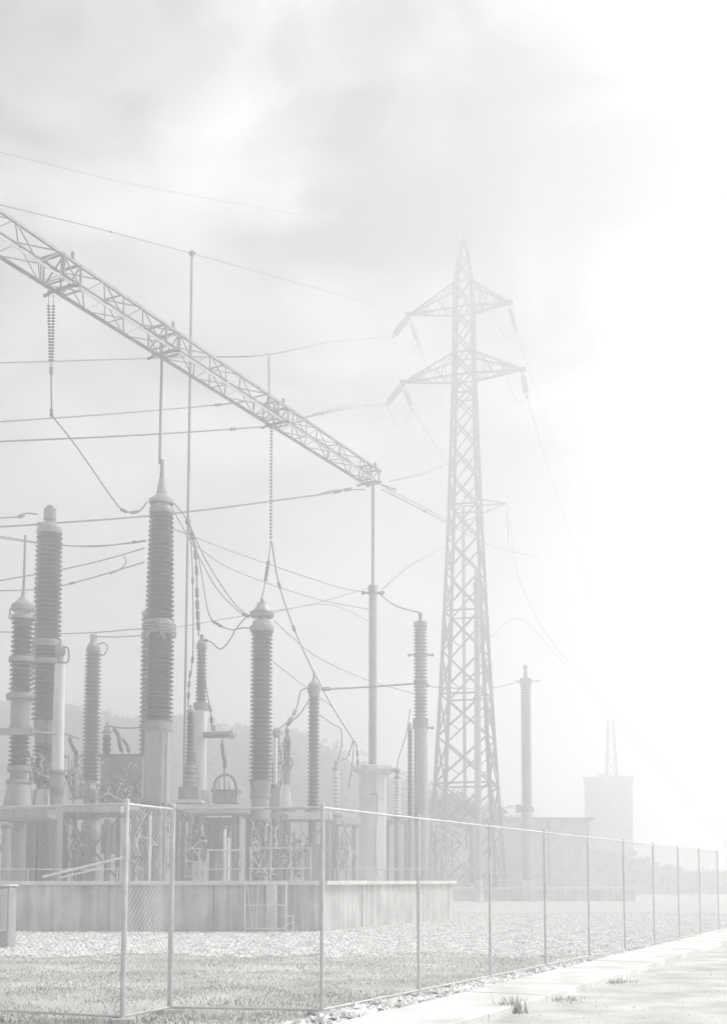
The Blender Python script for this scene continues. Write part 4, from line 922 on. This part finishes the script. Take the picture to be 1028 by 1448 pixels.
# pipe rack
t = thing('pipe_rack', 'small white pipe rack with two shelves on the platform', 'rack', at(267, 1244, 38.6))
for x in (250, 282): rod('upright', at(x, 1244, 38.6), at(x, 1200, 38.6), .025, 'white_paint', t, 8)
for yy in (1201, 1219, 1240): rod('shelf_bar', at(250, yy, 38.6), at(284, yy, 38.6), .025, 'white_paint', t, 8)
for x in (258, 262, 270): rod('short_pipe', at(x, 1242, 38.9), at(x + 1, 1222, 38.9), .05, 'grey_paint', t, 8)
# horizontal tank
zt = at(107, 1154, 40.4); x0, x1 = at(74, 1154, 40.4).x, at(141, 1154, 40.4).x
t = thing('horizontal_cylinder', 'long grey horizontal cylinder lying on the steel frame behind the fence', 'tank', ((x0 + x1) / 2, 40.4, zt.z - .15))
rod('shell', (x0, 40.4, zt.z), (x1, 40.4, zt.z), .14, 'steel_light', t, 16)
for f in (.05, .5, .95): rod('band', (x0 + (x1 - x0) * f - .03, 40.4, zt.z), (x0 + (x1 - x0) * f + .03, 40.4, zt.z), .17, 'steel', t, 16)
# circuit breaker with hand wheel
bb = at(170, 1130, 43.0)
t = thing('circuit_breaker', 'dark breaker housing with a pale round wheel and pipes', 'breaker', bb)
w = pw(60, 43); h = at(170, 1070, 43).z - bb.z
box('housing', bb + Vector((0, .6, 0)), (w, 1.0, h), 'dark_paint', t); box('top_plate', bb + Vector((0, .6, h)), (w + .15, 1.15, .09), 'steel_dark', t)
wc = at(166, 1098, 42.85); rr = pw(13, 43)
V = [(wc.x + math.cos(i * math.pi / 12) * rr, wc.y, wc.z + math.sin(i * math.pi / 12) * rr) for i in range(25)]
wh = obj('wheel', tube_mesh(V, .05, 'steel_light', 6), t)
for i in range(5):
    a = i * 2 * math.pi / 5 + .3; rod('spoke', wc, wc + Vector((math.cos(a) * rr, 0, math.sin(a) * rr)), .03, 'steel_light', wh, 6)
rod('hub', wc + Vector((0, -.12, 0)), wc + Vector((0, .15, 0)), .1, 'steel_light', wh, 12)
random.seed(11)
for i in range(16):
    x, yy = random.uniform(143, 196), random.uniform(1075, 1128); p = at(x, yy, 42.9); q = p + Vector((random.uniform(-.25, .25), 0, random.uniform(-.25, .25)))
    obj('pipe', tube_mesh(spline([p, (p + q) / 2 + Vector((.05, -.14, .08)), q], 5), .024, random.choice(('steel_light', 'steel', 'white_paint')), 5), t)
for x, y0, y1 in ((158, 1116, 1132), (172, 1112, 1132), (184, 1118, 1130)): ball('valve', at(x, y0, 42.7), .1, 'steel_light', t); rod('valve_stem', at(x, y0, 42.7), at(x, y1, 42.7), .05, 'grey_paint', t, 8)
for yy in (1136, 1132): rod('manifold', at(140, yy, 42.7), at(198, yy - 1, 42.7), .05, 'steel_light', t, 8)
stack('insulator_column', 'stubby dark bushing with pointed cap on the breaker housing', 'insulator', 149, 43.6, [
    ('finial', 'bell', 1021, 1030, 2, 8), ('cap', 'bell', 1028, 1038, 5, 14), ('porcelain', 'shed', 1040, 1071, 14, 14, 5), ('base_plate', 'flange', 1069, 1073, 18, 18)])
wire('beaded lead from the stubby bushing down to the breaker', [(160, 1030, 43.4), (167, 1040, 43.2), (170, 1055, 43), (174, 1068, 43)], 2.6, 0, name='jumper_cable', clamps=(.2, .45, .7))
wire('second beaded lead over the breaker housing', [(173, 1044, 43.4), (180, 1056, 43.2), (183, 1070, 43)], 2.2, 0, name='jumper_cable', clamps=(.3, .6))
wire('level lead from stubby bushing to half-hidden insulator', [(154, 1027, 43.6), (175, 1030, 43.8), (204, 1029, 44)], 2.0, 0, name='jumper_cable')
wire('lead from pale smooth post to slim insulator', [(88, 1037, 37.5), (100, 1041, 41), (112, 1045, 45)], 2.4, 0, name='jumper_cable')
wire('beaded dropper beside the pale smooth post', [(98, 1042, 41), (102, 1055, 41), (108, 1066, 42), (109, 1086, 43)], 2.4, 0, name='jumper_cable', clamps=(.2, .45, .65))
# bracket arm by the leftmost insulators
p0, p1 = at(-30, 1035, 35.7), at(46, 1035, 35.7)
t = thing('bracket_arm', 'horizontal steel channel clamped across the hook-capped insulator', 'bracket', p0)
box('channel', (p0 + p1) / 2 + Vector((0, 0, -.1)), ((p1 - p0).length, .14, .2), 'steel_light', t); box('end_plate', p1 + Vector((0, 0, -.12)), (.05, .2, .24), 'steel', t)
rod('thin_arm', p1, at(79, 1038, 37.3), .035, 'steel', t, 8)
for xx, n_, Yb, lab in ((40, 30, 36.4, 'string of small beads hanging between hook-capped and knob-capped insulators'), (70, 18, 38.4, 'string of small beads hanging behind the pale smooth post')):
    string(lab, at(xx - 3, 985, Yb), at(xx - 6, 1112, Yb), n_, pw(6, Yb) / 2, 'bead strings among the insulators', 'porcelain', .02)
# arm and loop apparatus on the pale cylinder
p0, p1 = at(288, 1040, 42.3), at(328, 1039, 42.3)
t = thing('terminal_arm', 'short grey horizontal arm with rounded end beside the pale cylinder', 'bracket', p0)
rod('tube', p0, p1, .12, 'steel', t, 12); ball('end_bulb', p1, .17, 'steel_light', t); rod('stem', at(303, 1034, 42.3), at(303, 1026, 42.3), .05, 'steel', t, 8)
wire('beaded dropper from the grey arm down to the loop apparatus', [(314, 1046, 42.3), (315, 1062, 42.2), (318, 1080, 42.2), (317, 1096, 42.2), (318, 1135, 42.2)], 2.4, 0, name='jumper_cable', clamps=(.2, .35, .5))
bl = at(318, 1136, 42.4); t = thing('loop_apparatus', 'grey box apparatus with a large arched loop handle on top', 'apparatus', bl)
box('body', bl + Vector((0, .3, 0)), (pw(36, 42.4), .7, at(318, 1120, 42.4).z - bl.z), 'grey_paint', t); box('lid', Vector((bl.x, 42.7, at(318, 1120, 42.4).z)), (pw(40, 42.4), .8, .07), 'steel', t)
obj('loop', tube_mesh(spline([at(302, 1124, 42.3), at(304, 1107, 42.3), at(312, 1098, 42.3), at(322, 1096, 42.3), at(331, 1103, 42.3), at(336, 1124, 42.3)], 6), .05, 'steel', 8), t)
rod('side_bushing', at(310, 1122, 42.5), at(312, 1104, 42.5), .09, 'white_paint', t, 10); rod('side_bushing', at(326, 1122, 42.5), at(325, 1106, 42.5), .07, 'white_paint', t, 10)
# guard rails
def guard(x0, x1, Y, label, ys=(1230,), npost=4):
    t = thing('guard_rail', label, 'railing', at(x0, 1242, Y), 'guard rails on the platform edge')
    for yy in ys: rod('rail', at(x0, yy, Y), at(x1, yy, Y), .02, 'galvanised', t, 8)
    for i in range(npost):
        x = x0 + (x1 - x0) * (i + .1) / (npost - .8); p = at(x, ys[0], Y); rod('rail_post', (p.x, Y, PLAT - .1), p, .022, 'galvanised', t, 8)
guard(-30, 172, 33.2, 'low white guard rail before the hook-capped and knob-capped insulators')
guard(292, 344, 33.6, 'white guard rail with two bars below the loop apparatus', (1203, 1230), 3)
guard(352, 442, 33.8, 'long white guard rail above the step frame', (1200, 1229), 4)
guard(470, 620, 42.2, 'low white guard rail round the concrete pillar', (1230,), 5)
t = thing('leaning_pipe', 'white pipe leaning slantwise on the platform guard rail', 'pipe', at(60, 1241, 33.0)); rod('tube', at(60, 1241, 33.0), at(175, 1213, 33.4), .035, 'white_paint', t, 8); rod('tube', at(85, 1242, 33.1), at(140, 1229, 33.1), .03, 'white_paint', t, 8)
# standing vertical pipes and hoses
for x, y0, y1, Y, w, m_, lab in ((10, 1166, 1244, 34.2, 14, 'steel_light', 'short wide pale post under the hook-capped insulator'), (79, 1160, 1244, 35.6, 6, 'steel', 'thin upright pipe below the pale smooth post'), (153, 1160, 1232, 38.0, 9, 'steel_light', 'upright pipe beneath the breaker wheel near the fence post'), (213, 1148, 1244, 34.6, 4, 'white_paint', 'thin white conduit under the largest insulator'), (227, 1148, 1244, 34.6, 6, 'steel_light', 'pale conduit under the largest insulator sleeve'), (318, 1168, 1244, 38, 5, 'white_paint', 'white upright pipe below the loop apparatus'), (323, 1180, 1244, 38.4, 4, 'white_paint', 'thin white pipe twin below the loop apparatus'), (382, 1170, 1244, 38.5, 5, 'steel_light', 'pale pipe with a bent top below the domed insulator')):
    t = thing('upright_pipe', lab, 'pipe', at(x, y1, Y)); p = at(x, y0, Y); rod('tube', (p.x, Y, PLAT - .1), p, pw(w, Y) / 2, m_, t, 10); rod('collar', p - Vector((0, 0, .12)), p + Vector((0, 0, .02)), pw(w, Y) * .62, 'steel', t, 10)
for i, (lab, pts, w_) in enumerate((('pale hose snaking down beside the concrete pillar', [(484, 1160, 45), (490, 1178, 45), (497, 1192, 45), (503, 1212, 45), (498, 1238, 45)], 3.2), ('tangled pale hose below the domed insulator', [(362, 1172, 38), (368, 1200, 38), (360, 1215, 38), (372, 1232, 38), (384, 1244, 38)], 2.4), ('curling grey hose in front of the braced frame', [(395, 1236, 40), (404, 1212, 40), (420, 1224, 40), (428, 1200, 40)], 2.2), ('drooping grey hose below the half-hidden insulator', [(206, 1158, 36), (203, 1186, 36), (210, 1204, 36), (204, 1236, 36)], 2.6), ('short pale hose near the white step frame', [(340, 1210, 36), (337, 1222, 36), (342, 1236, 36)], 2.4), ('hose looping behind the slatted fence corner', [(92, 1166, 38), (97, 1180, 38), (103, 1190, 38), (98, 1206, 38), (104, 1236, 38)], 2.6), ('thin lead curling on the pillar face', [(523, 1124, 49.2), (532, 1124, 49.2), (533, 1140, 49.2), (531, 1200, 49.2), (533, 1240, 49.2)], 1.2))):
    wire(lab, pts, w_, 0, 'hoses and leads low on the platform', 'hose', 'hose', m='steel_light' if i < 6 else 'cable')

# table slabs carried by the frames
def slab(x0, x1, y0, y1, Y, label, m='concrete_pale'):
    a, b = at(x0, y1, Y), at(x1, y0, Y); t = thing('table_slab', label, 'slab', ((a.x + b.x) / 2, Y, a.z), 'slabs on the support frames')
    n = max(2, int((b.x - a.x) / 1.2))
    for i in range(n):
        x = a.x + (b.x - a.x) * (i + .5) / n; box('slab_piece', (x, Y + .5, a.z + random.uniform(-.01, .01)), ((b.x - a.x) / n - .02, 1.0, b.z - a.z), m, t)
    rod('edge_pipe', (a.x, Y - .05, a.z - .05), (b.x, Y - .05, a.z - .05), .05, 'steel', t, 8)
slab(244, 352, 1138, 1150, 39.4, 'long pale slab under the pale cylinder and loop apparatus')
slab(-30, 68, 1144, 1158, 35.0, 'pale slab under the hook-capped insulator', 'grey_paint')
slab(396, 468, 1149, 1159, 44.6, 'pale slab under the slender insulator')
slab(84, 172, 1140, 1149, 39.6, 'pale slab above the long horizontal cylinder')
slab(476, 510, 1158, 1166, 49.0, 'short pale slab under the hooked white insulator')
# hopper under the long slab
hb = at(300, 1206, 43.6); ht = at(300, 1160, 43.6); ww, wn_ = pw(62, 43.6) / 2, pw(34, 43.6) / 2
V = [(hb.x + sx * wn_, 43.6 + (0.2 + sy * .3), hb.z) for sx, sy in ((-1, -1), (1, -1), (1, 1), (-1, 1))] + [(ht.x + sx * ww, 43.8 + sy * .6, ht.z) for sx, sy in ((-1, -1), (1, -1), (1, 1), (-1, 1))]
t = thing('hopper', 'dark tapering hopper hanging below the long pale slab', 'hopper', hb)
obj('body', meshof('hopper', V, [(3, 2, 1, 0), (4, 5, 6, 7), (0, 1, 5, 4), (1, 2, 6, 5), (2, 3, 7, 6), (3, 0, 4, 7)], 'dark_paint'), t)
box('rim', (ht.x, 43.8, ht.z), (ww * 2.06, 1.26, .07), 'steel', t)
for i in range(5): rod('rib', V[0] if False else (hb.x - wn_ + i * wn_ / 2, 43.48, hb.z), (ht.x - ww + i * ww / 2, 43.18, ht.z), .02, 'steel', t, 6)
rod('outlet', (hb.x, 43.8, PLAT - .1), (hb.x, 43.8, hb.z), .16, 'steel', t, 10)
# tangles of control piping
def tangle(x0, x1, y0, y1, Y, n, label, seed):
    rd = random.Random(seed); b = at((x0 + x1) / 2, y1, Y); t = thing('pipe_tangle', label, 'pipes', b, 'control pipe tangles among the switchgear')
    for i in range(int(n * 1.7)):
        p = at(rd.uniform(x0, x1), rd.uniform(y0, y1), Y + rd.uniform(-.3, .3)); q = at(rd.uniform(x0, x1), rd.uniform(y0, y1), Y + rd.uniform(-.3, .3))
        if rd.random() < .5: q.x = p.x + rd.uniform(-.08, .08)
        mdl = (p + q) / 2 + Vector((rd.uniform(-.12, .12), rd.uniform(-.2, 0), rd.uniform(-.15, .15)))
        obj('pipe', tube_mesh(spline([p, mdl, q], 5), rd.uniform(.014, .03), rd.choice(('white_paint', 'white_paint', 'steel_light', 'steel', 'steel_dark')), 5), t)
        if rd.random() < .45: ball('valve', q, rd.uniform(.04, .08), rd.choice(('white_paint', 'steel', 'steel_dark')), t)
    rod('riser', (b.x, Y, PLAT - .1), (b.x, Y, at(x0, y0, Y).z), .03, 'steel', t, 8)
tangle(88, 120, 1062, 1132, 43.5, 26, 'tangle of thin pipes and valves around the hooded base', 3)
tangle(136, 200, 1108, 1146, 42.4, 30, 'row of small pipes and valves below the breaker wheel', 4)
tangle(92, 138, 1164, 1238, 41.5, 22, 'tangled control pipes before the grey cabinet', 5)
tangle(184, 246, 1150, 1238, 35.8, 26, 'dense bundle of pipes under the largest insulator', 6)
tangle(352, 392, 1160, 1240, 39.4, 26, 'tangled pipes beneath the broad domed insulator', 7)
tangle(396, 436, 1176, 1240, 44.2, 20, 'thin crossed pipes before the braced support frame', 8)
tangle(474, 506, 1170, 1240, 48.6, 16, 'loose pipes and leads near the pillar foot', 9)
tangle(384, 402, 1030, 1140, 42.4, 14, 'slim bundle of leads beside the pipe insulator', 10)
tangle(612, 668, 1160, 1222, 60.0, 30, 'pale pipework seen through the pylon base', 12)
tangle(40, 74, 1060, 1135, 38.0, 16, 'thin leads between knob-capped insulator and pale post', 13)
tangle(254, 290, 1166, 1238, 40.8, 14, 'few thin pipes behind the small pipe rack', 14)

# ================================================================== HAZE
bm = bmesh.new(); bmesh.ops.create_cube(bm, size=1)
HT = tz(331) + 1.5
for v in bm.verts: v.co = Vector((v.co.x * 1500, v.co.y * 1560 + 400, HT if v.co.z > 0 else -2.5))
me = bpy.data.meshes.new('haze'); bm.to_mesh(me); bm.free()
hm = bpy.data.materials.new('haze'); hm.use_nodes = True; nt = hm.node_tree; nt.nodes.clear()
ho = nt.nodes.new('ShaderNodeOutputMaterial'); pv = nt.nodes.new('ShaderNodeVolumePrincipled')
pv.inputs['Color'].default_value = (.998, .998, .999, 1); pv.inputs['Density'].default_value = HAZE_DENSITY; pv.inputs['Anisotropy'].default_value = HAZE_G
nt.links.new(pv.outputs[0], ho.inputs['Volume']); me.materials.append(hm)
hz = obj('haze', me, None, None, 'bright pale mist filling the air over the whole site', 'haze', None, 'stuff'); hz.display_type = 'WIRE'
